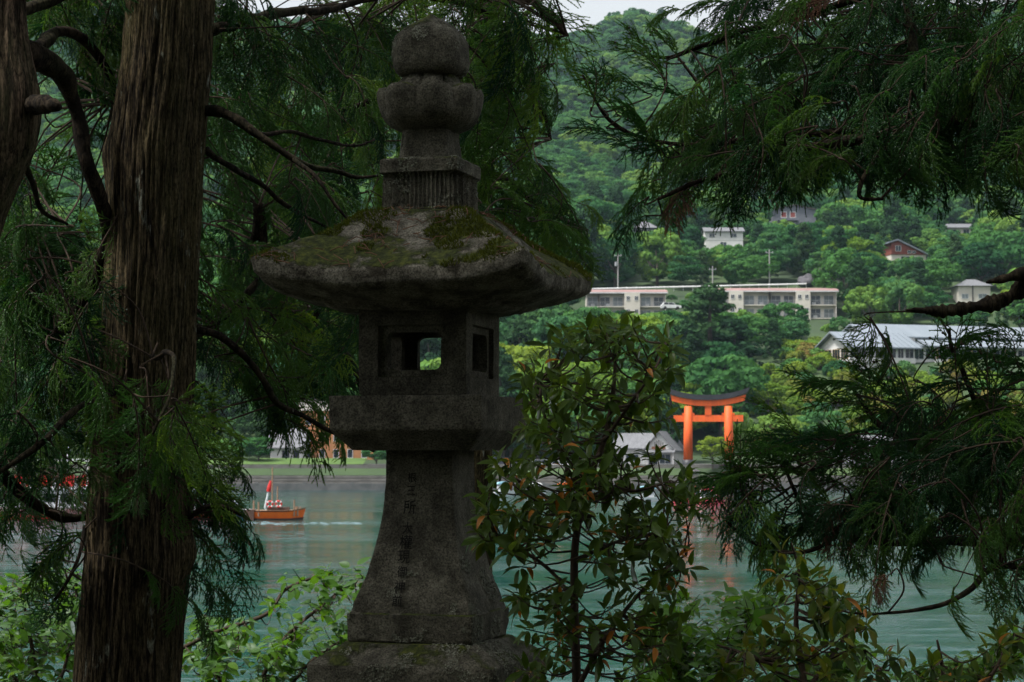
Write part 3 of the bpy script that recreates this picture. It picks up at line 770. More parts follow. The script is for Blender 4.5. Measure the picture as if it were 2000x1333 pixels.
def beam(x1, y1, z0, z1, lift, cut, name, mat, par):
    V, F = [], []; n = 24
    for i in range(n + 1):
        u = -1 + 2 * i / n; x = u * x1; lz = lift * abs(u) ** 2.2; e = cut * u
        V += [(x, -y1, z0 + lz), (x, y1, z0 + lz), (x + e, y1 * 1.04, z1 + lz), (x + e, -y1 * 1.04, z1 + lz)]
    for i in range(n):
        a, b = 4 * i, 4 * i + 4
        F += [(a, a+1, b+1, b), (a+1, a+2, b+2, b+1), (a+2, a+3, b+3, b+2), (a+3, a, b, b+3)]
    F += [(3, 2, 1, 0), (4*n, 4*n+1, 4*n+2, 4*n+3)]
    return mobj(name, V, F, mat, par)
beam(5.35, 0.46, HP + 0.47, HP + 1.32, 0.78, 0.18, 'lintel', M['vermilion'], t)
beam(5.80, 0.72, HP + 1.325, HP + 2.1, 1.05, 0.30, 'top_beam', M['gate_black'], t)

# ------------------------------------------------------------------ road furniture
def utility_pole(px, py_top, py_base, Y, label, box=False):
    b = P(px, py_base, Y); h = (py_base - py_top) * Y / FPX
    t = thing('utility_pole', b, label, 'utility pole', 'utility poles on the hillside')
    MB().tube([(0, 0, -2), (0, 0, h)], [0.17, 0.12], 10).build('pole', M['pole'], t)
    MB().box(-0.8, 0.8, -0.06, 0.06, h - 0.8, h - 0.68).build('crossarm', M['metal'], t)
    for x in (-0.7, 0, 0.7):
        MB().tube([(x, 0, h - 0.68), (x, 0, h - 0.45)], 0.06, 6).build('insulator', M['frame_white'], t)
    if box:
        MB().tube([(-0.4, 0, h - 3.0), (-0.4, 0, h - 2.1)], 0.3, 10).build('transformer', M['metal'], t)
    return b + Vector((0, 0, h - 0.5))
tops = [utility_pole(1207, 493, 570, 450, 'grey utility pole with transformer above the left apartment block', True),
        utility_pole(1392, 520, 562, 452, 'thin short utility pole above the tall dark conifer'),
        utility_pole(1503, 487, 556, 452, 'grey utility pole rising above the right apartment block'),
        utility_pole(1690, 480, 520, 500, 'pale utility pole left of the red-brown house')]
M['wire'] = pmat('wire', (0.04, 0.04, 0.045), None, 1, 0.6)
for a, b, lab in ((tops[0], tops[2], 'sagging power line between the two tall utility poles'), (tops[2], tops[3], 'sagging power line running towards the red-brown house')):
    pts = [a.lerp(b, k / 12) + Vector((0, 0, -2.2 * 4 * (k / 12) * (1 - k / 12))) for k in range(13)]
    V, F = tube_vf(pts, 0.02, 5); tag(mobj('power_line', V, F, M['wire']), lab, 'power line', 'power lines')
a, b = P(1150, 570, 446), P(1575, 560, 446)
t = thing('guard_rail', a, 'long white guard rail along the road above the apartment blocks', 'guard rail')
d = b - a; mb = MB(); mb.tube([(0, 0, 0.55), (d.x, d.y, d.z + 0.55)], 0.20, 6); mb.build('rail', M['frame_white'], t)
for k in range(24):
    q = d * (k / 23); MB().box(q.x - 0.06, q.x + 0.06, q.y + 0.22, q.y + 0.32, q.z - 0.3, q.z + 0.85).build('post', M['frame_white'], t)
def rock(px, py, Y, r, label):
    bm = bmesh.new(); bmesh.ops.create_icosphere(bm, subdivisions=3, radius=1)
    for v in bm.verts:
        k = 1 + 0.35 * mnoise.noise(v.co * 1.3 + Vector((px, 0, 0))); v.co = Vector((v.co.x * r * k, v.co.y * r * 0.8 * k, v.co.z * r * 0.8 * k))
    me = bpy.data.meshes.new('rock'); bm.to_mesh(me); bm.free(); me.materials.append(M['rock'])
    o = link(bpy.data.objects.new('boulder', me)); o.location = P(px, py, Y); tag(o, label, 'boulder')
rock(1575, 550, 462, 2.0, 'dark grey boulder at the end of the white guard rail')
rock(1353, 930, 301.2, 1.3, 'dark boulder at the foot of the left gate pillar')

# ------------------------------------------------------------------ cars
M['tyre'] = pmat('tyre', (0.02, 0.02, 0.02), None, 1, 0.9)
def car(px, py, Y, rz, col, label):
    t = thing('parked_car', P(px, py, Y), label, 'car', 'cars parked by the shore', rz)
    body = [(-2.05, 0.28), (2.05, 0.28), (2.1, 0.55), (2.0, 0.80), (1.1, 0.92), (-1.95, 0.98), (-2.1, 0.7)]
    bo = MB().prism(body, -0.82, 0.82, 'y').build('body', col, t)
    MB().prism([(-1.9, 0.985), (1.0, 0.925), (0.45, 1.42), (-1.5, 1.46)], -0.70, 0.70, 'y').build('cabin', col, t)
    for sy in (-1, 1):
        for pl in ([(-1.65, 1.0), (-0.55, 0.985), (-0.55, 1.38), (-1.4, 1.39)], [(-0.45, 0.985), (0.75, 0.96), (0.35, 1.36), (-0.45, 1.38)]):
            MB().prism(pl, sy * 0.705, sy * 0.725, 'y').build('window', M['glass_dark'], t)
        for wx in (-1.3, 1.3):
            MB().tube([(wx, sy * 0.64, 0.31), (wx, sy * 0.86, 0.31)], 0.31, 14).build('wheel', M['tyre'], t)
    MB().box(2.03, 2.11, -0.7, -0.4, 0.58, 0.72).build('headlight', M['frame_white'], t)
    MB().box(2.03, 2.11, 0.4, 0.7, 0.58, 0.72).build('headlight', M['frame_white'], t)
M['car_white'] = pmat('white_car_paint', (0.72, 0.73, 0.74), None, 1, 0.3, spec=0.5)
M['car_silver'] = pmat('silver_car_paint', (0.42, 0.44, 0.46), None, 1, 0.3, spec=0.5)
M['car_dark'] = pmat('dark_car_paint', (0.03, 0.035, 0.05), None, 1, 0.3, spec=0.5)
car(1310, 605, 424, 0.1, M['car_white'], 'white car parked between the two apartment blocks')
for px, py, Y, rz, col, lab in ((1062, 917, 307, 0.05, 'car_silver', 'leftmost parked car behind the sapling leaves'), (1098, 919, 306, 0.0, 'car_white', 'second parked car from the left, behind the sapling'),
                                (1142, 920, 306, -0.05, 'car_white', 'third parked car from the left, behind the sapling'), (1188, 918, 307, 0.0, 'car_silver', 'fourth parked car, nearest the white gabled shop'),
                                (985, 912, 309, 0.1, 'car_dark', 'dark car under the shore trees right of the lantern')):
    car(px, py, Y, rz, M[col], lab)
# ------------------------------------------------------------------ boats
M['boat_white'] = pmat('boat_white', (0.68, 0.69, 0.70), (0.58, 0.60, 0.62), 0.5, 0.4)
M['boat_red'] = pmat('boat_red', (0.55, 0.028, 0.025), (0.45, 0.022, 0.02), 1, 0.4)
M['boat_orange'] = pmat('boat_orange', (0.85, 0.17, 0.015), (0.70, 0.12, 0.012), 1.5, 0.5)
M['boat_wood'] = pmat('boat_wood', (0.34, 0.22, 0.14), (0.22, 0.14, 0.09), 2, 0.8, stretch=(1, 4, 4))
M['boat_brown'] = pmat('boat_brown', (0.10, 0.055, 0.04), (0.07, 0.04, 0.03), 2, 0.7)
M['boat_pink'] = pmat('boat_pink', (0.70, 0.09, 0.13), (0.55, 0.05, 0.08), 1, 0.4)
M['boat_blue'] = pmat('boat_light_blue', (0.30, 0.58, 0.70), None, 1, 0.4)
M['boat_navy'] = pmat('boat_navy', (0.05, 0.07, 0.12), None, 1, 0.4)

def hull(L, B, z0, z1, mat, parent, name='hull', bow=0.35, sheer=0.2):
    V, F = [], []; n = 18
    for i in range(n + 1):
        u = i / n; x = -L / 2 + L * u
        w = B / 2 * (1 - max(0, (u - (1 - bow)) / bow) ** 2.0) * (0.86 + 0.14 * min(1, u * 6))
        w = max(w, 0.03); z = z1 + sheer * max(0, (u - 0.6) / 0.4) ** 2; xr = x + 0.12 * L * max(0, (u - (1 - bow)) / bow) ** 2 * 0.5
        V += [(x, -w * 0.72, z0), (xr, -w, z), (xr, w, z), (x, w * 0.72, z0)]
    for i in range(n):
        a, b = 4 * i, 4 * i + 4
        F += [(a, b, b+1, a+1), (a+1, b+1, b+2, a+2), (a+2, b+2, b+3, a+3), (a+3, b+3, b, a)]
    F += [(0, 1, 2, 3), (4*n+3, 4*n+2, 4*n+1, 4*n)]
    return mobj(name, V, F, mat, parent)

# sightseeing boat behind the big trunk
Yb = 163
o = P(205, 890 + 4000 * CAMZ / Yb, Yb); o.z = 0
t = thing('sightseeing_boat', o, 'white and red sightseeing boat moored behind the big cedar trunk', 'boat')
hull(19, 5.0, -0.5, 0.42, M['boat_red'], t, 'lower_hull')
hull(19.2, 5.15, 0.425, 0.95, M['boat_white'], t, 'hull', sheer=0.45)
MB().box(-8.8, 6.4, -2.2, 2.2, 0.96, 2.35).build('cabin', M['boat_white'], t)
for k in range(11):
    window(t, -8.5 + k * 1.34, -7.35 + k * 1.34, 1.25, 2.1, -2.2, pane='glass_dark', mull=0)
MB().box(-9.2, 8.2, -2.55, 2.55, 2.36, 2.56).build('upper_deck', M['boat_white'], t)
rl = MB().box(-9.1, 8.0, -2.50, -2.44, 3.28, 3.36)
for k in range(30):
    rl.box(-9.1 + k * 0.59, -9.06 + k * 0.59, -2.49, -2.45, 2.562, 3.279)
rl.build('railing', M['boat_red'], t)
for k in range(9):
    x = -8.6 + k * 1.75
    MB().box(x, x + 1.15, -1.9, -1.3, 2.562, 2.98).box(x, x + 1.15, -1.40, -1.28, 2.982, 3.5).build('bench', M['boat_red'], t)
MB().box(-8.6, 4.0, -2.3, 2.3, 4.55, 4.72).build('sun_roof', M['boat_white'], t)
for k in range(6):
    for sy in (-2.2, 2.1):
        MB().box(-8.4 + k * 2.44, -8.28 + k * 2.44, sy, sy + 0.1, 2.562, 4.548).build('roof_post', M['boat_white'], t)
for k in range(3):
    x = -6.0 + k * 5.2
    MB().prism([(x, 3.5), (x + 0.25, 3.5), (x + 0.35, 4.5), (x + 0.05, 4.5)], -2.42, -2.36, 'y').build('banner', M['boat_red'], t)
MB().tube([(-3, 0, 4.72), (-3, 0, 6.1)], 0.06, 8).build('mast', M['boat_white'], t)
MB().tube([(5.4, 0, 2.56), (5.4, 0, 3.7)], [0.45, 0.38], 12).build('funnel', M['boat_red'], t)
# dark pontoon boat between trunk and orange boat
Yb = 166; o = P(440, 890 + 4000 * CAMZ / Yb, Yb); o.z = 0
t = thing('motor_launch', o, 'dark blue launch with white gunwale left of the orange boat', 'boat', rz=R(170))
hull(4.6, 1.9, -0.3, 0.45, M['boat_navy'], t); hull(4.7, 2.0, 0.455, 0.66, M['boat_white'], t, 'gunwale')
MB().prism([(-0.9, 0.67), (1.0, 0.67), (0.6, 1.35), (-0.8, 1.35)], -0.7, 0.7, 'y').build('cabin', M['boat_white'], t)
MB().prism([(-0.6, 0.8), (0.7, 0.8), (0.5, 1.25), (-0.55, 1.25)], -0.72, -0.705, 'y').build('window', M['glass_dark'], t)
# orange wooden boat
Yb = 160; o = P(545, 890 + 4000 * CAMZ / Yb, Yb); o.z = 0
t = thing('work_boat', o, 'orange wooden work boat with two masts and red life rings', 'boat')
hull(3.5, 1.7, -0.3, 0.12, M['boat_brown'], t, 'lower_hull', 0.3, 0.1)
hull(3.7, 1.85, 0.125, 0.62, M['boat_orange'], t, 'hull', 0.3, 0.22)
hull(3.8, 1.95, 0.625, 0.74, M['boat_wood'], t, 'gunwale', 0.3, 0.24)
MB().box(-2.6, -1.86, -0.85, 0.85, -0.1, 0.8).build('stern_box', M['boat_brown'], t)
for x, y, h in ((-0.55, 0.1, 4.1), (-0.10, -0.3, 2.6)):
    MB().tube([(x, y, 0.74), (x, y, h)], [0.06, 0.045], 8).build('mast', M['boat_wood'], t)
for x, y, h in ((1.25, -0.7, 1.55), (1.25, 0.7, 1.0), (1.5, -0.55, 1.05), (-1.5, -0.8, 1.4), (-1.9, -0.6, 1.5), (1.65, 0.1, 1.0)):
    MB().tube([(x, y, 0.3), (x, y, h)], 0.07, 7).build('post', M['boat_wood'], t)
MB().box(-0.9, 0.8, -0.4, 0.4, 0.742, 0.98).build('deck_locker', M['boat_brown'], t)
def ring(parent, c, r, rr):
    n, k = 20, 8; V, F = [], []
    for i in range(n):
        a = 2 * math.pi * i / n
        for j in range(k):
            b = 2 * math.pi * j / k; q = r + rr * math.cos(b); V.append((c[0] + q * math.cos(a), c[1] + rr * math.sin(b), c[2] + q * math.sin(a)))
    for i in range(n):
        for j in range(k):
            F.append((i*k+j, ((i+1) % n)*k+j, ((i+1) % n)*k+(j+1) % k, i*k+(j+1) % k))
    g = mobj('life_ring', V, F, M['boat_red'], parent, True)
    for q in range(4):
        a = math.pi / 4 + q * math.pi / 2
        MB().tube([(c[0] + (r) * math.cos(a) - 0.05 * math.sin(a), c[1], c[2] + r * math.sin(a) + 0.05 * math.cos(a)), (c[0] + r * math.cos(a) + 0.05 * math.sin(a), c[1], c[2] + r * math.sin(a) - 0.05 * math.cos(a))], rr * 1.12, 8).build('band', M['boat_white'], g)
ring(t, (-0.65, -0.52, 1.22), 0.22, 0.07); ring(t, (0.02, -0.55, 1.24), 0.22, 0.07)
o = P(518, 972, 200); o.z = 0
t = thing('marker_buoy', o, 'tilted red and white marker post behind the orange boat', 'buoy'); t.rotation_euler = (0, R(12), 0)
MB().tube([(0, 0, -0.3), (0, 0, 1.5)], 0.10, 8).build('pole', M['boat_white'], t)
MB().tube([(0, 0, 1.502), (0, 0, 1.9), (0, 0, 2.6)], [0.20, 0.22, 0.12], 10).build('topmark', M['boat_red'], t)

def pedal_boat(px, Yb, rz, c1, c2, label, head=None):
    o = P(px, 900, Yb); o.z = 0
    t = thing('pedal_boat', o, label, 'pedal boat', 'pedal boats moored by the quay', rz)
    hull(2.6, 1.5, -0.15, 0.42, c1, t, 'hull', 0.5, 0.15)
    for x in (-0.7, 0.55):
        for y in (-0.55, 0.55):
            MB().tube([(x, y, 0.42), (x, y, 1.35)], 0.03, 6).build('canopy_post', M['boat_white'], t)
    MB().prism([(-1.0, 1.35), (0.85, 1.35), (0.6, 1.58), (-0.1, 1.68), (-0.75, 1.58)], -0.7, 0.7, 'y').build('canopy', c2, t)
    MB().box(-0.75, -0.15, -0.5, 0.5, 0.425, 0.72).box(-0.85, -0.72, -0.5, 0.5, 0.725, 1.1).build('seat', c1, t)
    if head:
        V, F = tube_vf(*smooth_path([(1.0, 0, 0.4), (1.25, 0, 0.9), (1.05, 0, 1.45), (1.2, 0, 1.85), (1.45, 0, 1.8)], [0.2, 0.15, 0.12, 0.18, 0.1]), 8)
        n = mobj('neck', V, F, M['boat_white'], t, True)
        MB().tube([(1.42, 0, 1.8), (1.7, 0, 1.72)], [0.09, 0.02], 8).build('beak', M['boat_orange'], n)
pedal_boat(1340, 214, R(185), M['boat_pink'], M['boat_white'], 'pink pedal boat with white canopy below the gate')
pedal_boat(1388, 212, R(160), M['boat_pink'], M['boat_pink'], 'red pedal boat with bird neck, right of the pink one', True)
pedal_boat(985, 262, R(10), M['boat_white'], M['boat_blue'], 'pedal boat with light blue canopy right of the lantern shaft')
pedal_boat(1045, 255, R(-10), M['boat_white'], M['boat_white'], 'white pedal boat behind the left sapling twigs')
pedal_boat(1105, 250, R(20), M['boat_white'], M['boat_orange'], 'white pedal boat with orange canopy behind the sapling')
pedal_boat(1262, 225, R(190), M['boat_white'], M['boat_blue'], 'pedal boat with blue canopy left of the pink one')

# ------------------------------------------------------------------ named trees of the far shore, then the wooded slope
def put(kind, var, px, py_base, Y, wpx, name, label, cat='tree', group=None, mat=None, hpx=None):
    b = P(px, py_base, Y); w0 = {'broad': 10.2, 'round': 9.6, 'conifer': 7.0, 'bush': 3.4}[kind]; h0 = {'broad': 10.5, 'round': 9.6, 'conifer': 16.5, 'bush': 1.9}[kind]
    sc = wpx * Y / FPX / w0
    return far_tree(kind, var, b, sc, random.uniform(0, 6.28), name, label, cat, group, mat, (hpx * Y / FPX / h0) if hpx else None)
put('conifer', 0, 1388, 770, 357, 135, 'conifer_tree', 'tall dark conifer standing between the two apartment blocks', hpx=222)
put('conifer', 1, 1436, 780, 355, 125, 'conifer_tree', 'broad dark conifer just right of the tallest one', hpx=160)
put('conifer', 2, 1340, 790, 353, 105, 'conifer_tree', 'dark conifer left of the tallest one above the gate', hpx=170)
put('conifer', 0, 1310, 905, 316, 80, 'conifer_tree', 'dark conifer directly left of the gate pillar', hpx=200)
put('conifer', 1, 1442, 800, 350, 66, 'conifer_tree', 'small pointed conifer behind the right end of the gate', hpx=110)
put('round', 0, 1532, 668, 405, 104, 'round_tree', 'round dark green tree in front of the right apartment block', hpx=84)
put('round', 1, 1250, 700, 378, 110, 'round_tree', 'rounded tree below the left apartment block', hpx=90)
for k, (px, py, w) in enumerate(((1322, 604, 26), (1340, 602, 30), (1362, 606, 34), (1380, 604, 26), (1312, 586, 22), (1350, 584, 26), (1376, 582, 24), (1398, 618, 30))):
    put('bush', k, px, py, 431, w, 'roadside_bush', 'green bush between the two apartment blocks', 'bush', 'bushes between the apartment blocks')
put('conifer', 1, 1015, 790, 353, 95, 'conifer_tree', 'dark conifer right of the lantern fire box', hpx=170)
put('conifer', 2, 1090, 800, 351, 90, 'conifer_tree', 'dark conifer behind the top of the sapling', hpx=150)
put('broad', 0, 1050, 905, 316, 130, 'broadleaf_tree', 'bright yellow-green tree on the shore right of the lantern', mat='crown_yellow', hpx=135)
put('broad', 1, 1140, 905, 318, 120, 'broadleaf_tree', 'bright green shore tree behind the sapling', mat='crown_yellow', hpx=125)
put('broad', 2, 985, 905, 318, 90, 'broadleaf_tree', 'green shore tree beside the lantern platform', hpx=110)
put('broad', 3, 1392, 912, 300, 62, 'broadleaf_tree', 'small yellow-green maple inside the gate', mat='crown_yellow', hpx=66)
put('broad', 2, 1445, 915, 306, 70, 'broadleaf_tree', 'layered green tree right of the gate', hpx=120)
put('broad', 1, 1500, 800, 345, 80, 'broadleaf_tree', 'tree with pale blossom right of the gate top', mat='crown_yellow', hpx=60)
put('broad', 0, 1520, 900, 318, 110, 'broadleaf_tree', 'leafy tree low on the slope right of the gate', hpx=100)
put('broad', 3, 1600, 900, 320, 110, 'broadleaf_tree', 'leafy tree left of the boathouse', hpx=110)
put('broad', 1, 1790, 905, 322, 130, 'broadleaf_tree', 'leafy tree right behind the boathouse', hpx=120)
for k, (px, py, w) in enumerate(((505, 905, 70), (735, 912, 56), (470, 905, 60), (420, 905, 70))):
    put('broad', k, px, py, 308 + k, w, 'broadleaf_tree', 'low green tree on the left shore lawn', group='low trees on the left shore lawn', hpx=w * 0.8)
for k in range(26):                                   # clipped hedge bushes along the left lawn and the quay
    px = 430 + k * 13 if k < 20 else 930 + (k - 20) * 24
    put('bush', k, px, 930 if k < 20 else 926, 303.6, 24 + 6 * (k % 3), 'hedge_bush', 'clipped bush of the low hedge along the quay', 'bush', 'low hedge bushes along the quay', 'crown_yellow' if k % 3 == 0 else None)
M['azalea'] = leafmat('azaleas', [(0.08, 0.15, 0.03), (0.13, 0.19, 0.035), (0.16, 0.17, 0.04), (0.20, 0.13, 0.05)], 0.3, nscale=0.6)
nb = 0
rr = random.Random(5)
while nb < 210:                                        # azalea slope below the hall
    px, Y = rr.uniform(1480, 2010), rr.uniform(332, 372)
    if nb % 5 == 0: px, Y = rr.uniform(1530, 1625), rr.uniform(372, 394)
    x = (px - 1000) / FPX * Y; z = hill_z(x, Y)
    far_tree('bush', nb, (x, Y, z - 0.1), rr.uniform(0.9, 1.9), rr.uniform(0, 6.28), 'azalea_bush', 'rounded azalea bush on the garden slope below the hall', 'bush', 'azalea bushes on the garden slope', rr.choice(['azalea', 'crown_yellow', 'azalea', None])); nb += 1

cand, far = [], []
rr = random.Random(8)
Y = 318.0
while Y < 1640:
    step = 8.2 if Y < 480 else 8.2 + (Y - 480) * 0.002
    half = 0.25 * Y * 1.16 + 14
    x = -half + rr.uniform(0, step)
    while x < half:
        xx, yy = x + rr.uniform(-2.5, 2.5), Y + rr.uniform(-2.5, 2.5)
        x += step * rr.uniform(0.8, 1.2)
        z = hill_z(xx, yy); px = 1000 + FPX * xx / yy
        if any((xx - fx) ** 2 + (yy - fy) ** 2 < fr * fr for fx, fy, fr in FOOT):
            continue
        if yy < 378 and 1455 < px < 2100: continue          # the azalea slope
        if yy < 330 and (560 < px < 720 or 1220 < px < 1480 or px > 1600): continue
        sc = rr.choice([rr.uniform(0.6, 1.0), rr.uniform(0.9, 1.35), rr.uniform(1.2, 1.7)]) * (1.2 if yy > 1300 else 1.0)
        kind = 'conifer' if rr.random() < (0.2 if yy < 700 else 0.08) else ('round' if rr.random() < 0.25 else 'broad')
        if kind == 'conifer': sc *= 0.72
        h0 = {'broad': 9.6, 'round': 8.8, 'conifer': 16.5}[kind]; w0 = {'broad': 5.0, 'round': 4.7, 'conifer': 3.4}[kind]
        ok = False
        for f in (1.0, 0.75, 0.55, 0.4):
            if not hides((xx, yy, z), w0 * sc * f, h0 * sc * f):
                sc *= f; ok = True; break
        if not ok:
            kind = 'bush'; sc = rr.uniform(0.9, 1.5)
            if hides((xx, yy, z), 1.6 * sc, 1.5 * sc): continue
        (cand if yy < 470 and kind != 'bush' else far).append((kind, rr.randrange(12), (xx, yy, z - 0.4), sc, rr.uniform(0, 6.28)))
    Y += step * 0.92
cand.sort(key=lambda c: -c[3] / c[2][1])
far += cand[290:]
for kind, var, loc, sc, rz in cand[:290]:
    lab = 'dark conifer among the broadleaf woods of the far shore' if kind == 'conifer' else 'leafy broadleaf tree in the woods of the far shore'
    far_tree(kind, var, loc, sc, rz, 'conifer_tree' if kind == 'conifer' else 'broadleaf_tree', lab, 'tree', 'conifers in the far woods' if kind == 'conifer' else 'broadleaf trees in the far woods',
             'crown_yellow' if kind == 'broad' and rr.random() < 0.26 else None)

# the rest of the wooded slope: one mass of crowns
src = []
for kind in ('broad', 'round', 'conifer', 'bush'):
    for cm, tm in PROTO[kind]:
        src.append((kind, cm))
pick = {'broad': [0, 1, 2, 3], 'round': [4, 5], 'conifer': [6, 7, 8], 'bush': [9, 10]}
me = bpy.data.meshes.new('hillside_woods')
me.vertices.add(len(far)); me.vertices.foreach_set('co', np.array([f[2] for f in far], np.float32).ravel())
for nm, tp, val in (('tree_scale', 'FLOAT', [f[3] for f in far]), ('tree_turn', 'FLOAT', [f[4] for f in far]), ('tree_kind', 'INT', [pick[f[0]][f[1] % len(pick[f[0]])] for f in far])):
    me.attributes.new(nm, tp, 'POINT').data.foreach_set('value', np.array(val, np.float32 if tp == 'FLOAT' else np.int32))
woods = link(bpy.data.objects.new('hillside_woods', me)); tag(woods, 'dense green woods covering the mountain slope up to the crest', 'woods', kind='stuff')
ng = bpy.data.node_groups.new('woods', 'GeometryNodeTree')
ng.interface.new_socket('Geometry', in_out='INPUT', socket_type='NodeSocketGeometry'); ng.interface.new_socket('Geometry', in_out='OUTPUT', socket_type='NodeSocketGeometry')
gi, go = ng.nodes.new('NodeGroupInput'), ng.nodes.new('NodeGroupOutput')
# one crown of every kind from the trees already standing serves as the pattern
holders = {}
for ob in list(COL.objects):
    if ob.name.split('.')[0] in ('crown', 'foliage') and ob.data.name not in holders and ob.material_slots[0].link != 'OBJECT':
        holders[ob.data.name] = ob
prev = None
join = ng.nodes.new('GeometryNodeJoinGeometry')
for kind, cm in reversed(src):
    oi = ng.nodes.new('GeometryNodeObjectInfo'); oi.inputs['Object'].default_value = holders[cm.name]; oi.inputs['As Instance'].default_value = True
    ng.links.new(oi.outputs['Geometry'], join.inputs[0])
iop = ng.nodes.new('GeometryNodeInstanceOnPoints'); iop.inputs['Pick Instance'].default_value = True
ng.links.new(gi.outputs[0], iop.inputs['Points']); ng.links.new(join.outputs[0], iop.inputs['Instance'])
def attr(nm, tp):
    a = ng.nodes.new('GeometryNodeInputNamedAttribute'); a.data_type = tp; a.inputs['Name'].default_value = nm; return a
ng.links.new(attr('tree_kind', 'INT').outputs['Attribute'], iop.inputs['Instance Index'])
cmb = ng.nodes.new('ShaderNodeCombineXYZ'); ng.links.new(attr('tree_turn', 'FLOAT').outputs['Attribute'], cmb.inputs['Z'])
ng.links.new(cmb.outputs[0], iop.inputs['Rotation']); ng.links.new(attr('tree_scale', 'FLOAT').outputs['Attribute'], iop.inputs['Scale'])
ng.links.new(iop.outputs[0], go.inputs[0])
woods.modifiers.new('woods', 'NODES').node_group = ng
print('woods', len(cand), len(far))
# ------------------------------------------------------------------ stone lantern
LY = 6.8
LS = LY / FPX                                     # metres per photo pixel at the lantern
LC = P(840, 890, LY)
LZ0 = 3.36
lan = thing('stone_lantern', (LC.x, LC.y, LZ0), 'tall mossy square stone lantern with carved shaft and broad roof', 'stone lantern', rz=R(-16.3))
def lz(py):
    return P(840, py, LY).z - LZ0

def square_loft(prof, n=26, disp=0.0025, dscale=9.0, seed=0.0, fx=None, caps=True):
    """prof: (z, half width, p) rings of rounded squares (p = 2 circle, large = square); returns V, F (quads)"""
    ts = [-1 + 2 * i / n for i in range(n)]
    base = [(1, t) for t in ts] + [(-t, 1) for t in ts] + [(-1, -t) for t in ts] + [(t, -1) for t in ts]
    k = len(base); V = []
    for (z, hw, p) in prof:
        for (x, y) in base:
            # even spacing with a little more detail near the corners
            r = (abs(x) ** p + abs(y) ** p) ** (1 / p)
            v = Vector((x / r * hw, y / r * hw, z))
            if fx: v = fx(v, x, y, hw)
            q = v * dscale + Vector((seed, seed * 0.7, 0))
            d = mnoise.noise(q) + 0.5 * mnoise.noise(q * 2.7) + 0.25 * mnoise.noise(q * 6.1)
            edge = (min(abs(x), abs(y)) ** 6)                         # worn arrises
            chip = max(0.0, mnoise.noise(q * 1.6 + Vector((9, 3, 1))) - 0.15) * edge
            dirv = Vector((x / r, y / r, 0))
            v = v + dirv * (disp * d - chip * disp * 7)
            v.z += disp * 0.5 * mnoise.noise(q + Vector((4, 4, 4)))
            V.append(v)
    m = len(prof); F = []
    for i in range(m - 1):
        for j in range(k):
            j2 = (j + 1) % k
            F.append((i * k + j, i * k + j2, (i + 1) * k + j2, (i + 1) * k + j))
    if caps:
        b = len(V); V.append(Vector((0, 0, prof[0][0]))); V.append(Vector((0, 0, prof[-1][0])))
        for j in range(k):
            F.append((b, (j + 1) % k, j)); F.append((b + 1, (m - 1) * k + j, (m - 1) * k + (j + 1) % k))
    return V, F

def dense(prof, maxdz=0.012):
    """subdivide a profile; tuples (py, half px, p)"""
    out = []
    for a, b in zip(prof[:-1], prof[1:]):
        za, zb = lz(a[0]), lz(b[0]); L = math.hypot(zb - za, (b[1] - a[1]) * LS); n = max(1, int(L / maxdz))
        for i in range(n):
            t = i / n
            out.append((za + (zb - za) * t, (a[1] + (b[1] - a[1]) * t) * LS, a[2] + (b[2] - a[2]) * t))
    e = prof[-1]; out.append((lz(e[0]), e[1] * LS, e[2]))
    return out

def stone(name, prof, mat='stone', parent=None, **kw):
    V, F = square_loft(dense(prof), **kw)
    o = mobj(name, V, F, M[mat], parent or lan, True)
    o.data.set_sharp_from_angle(angle=R(38))
    return o
# profiles run from bottom to top: (photo row, half width in px, squareness)
stone('foundation', [(1520, 260, 40), (1462, 262, 40), (1462, 240, 40)], seed=1.0)
stone('base_block', [(1462, 184, 40), (1300, 185, 40), (1286, 184, 40), (1283, 181, 40), (1272, 166, 40), (1258, 148, 10), (1247, 136, 10), (1245, 100, 10)], disp=0.006, seed=2.3, dscale=11)
shaft_prof = [(1246, 122, 40), (1243, 124.5, 40), (1193, 126, 40), (1190, 120.5, 40), (1165, 114, 40), (1140, 105, 40), (1115, 97, 40), (1090, 90, 40), (1060, 83, 40), (1030, 78, 40), (1000, 74, 40), (970, 71, 40), (930, 69, 40), (898, 69, 40), (879, 70, 40)]
stone('shaft', shaft_prof, disp=0.0035, seed=3.9, dscale=10)
stone('platform', [(880, 120, 40), (878, 121, 40), (843, 152.5, 40), (840, 154, 40), (779, 154.5, 40), (776.5, 153, 40), (775, 100, 30)], disp=0.0022, seed=5.1)

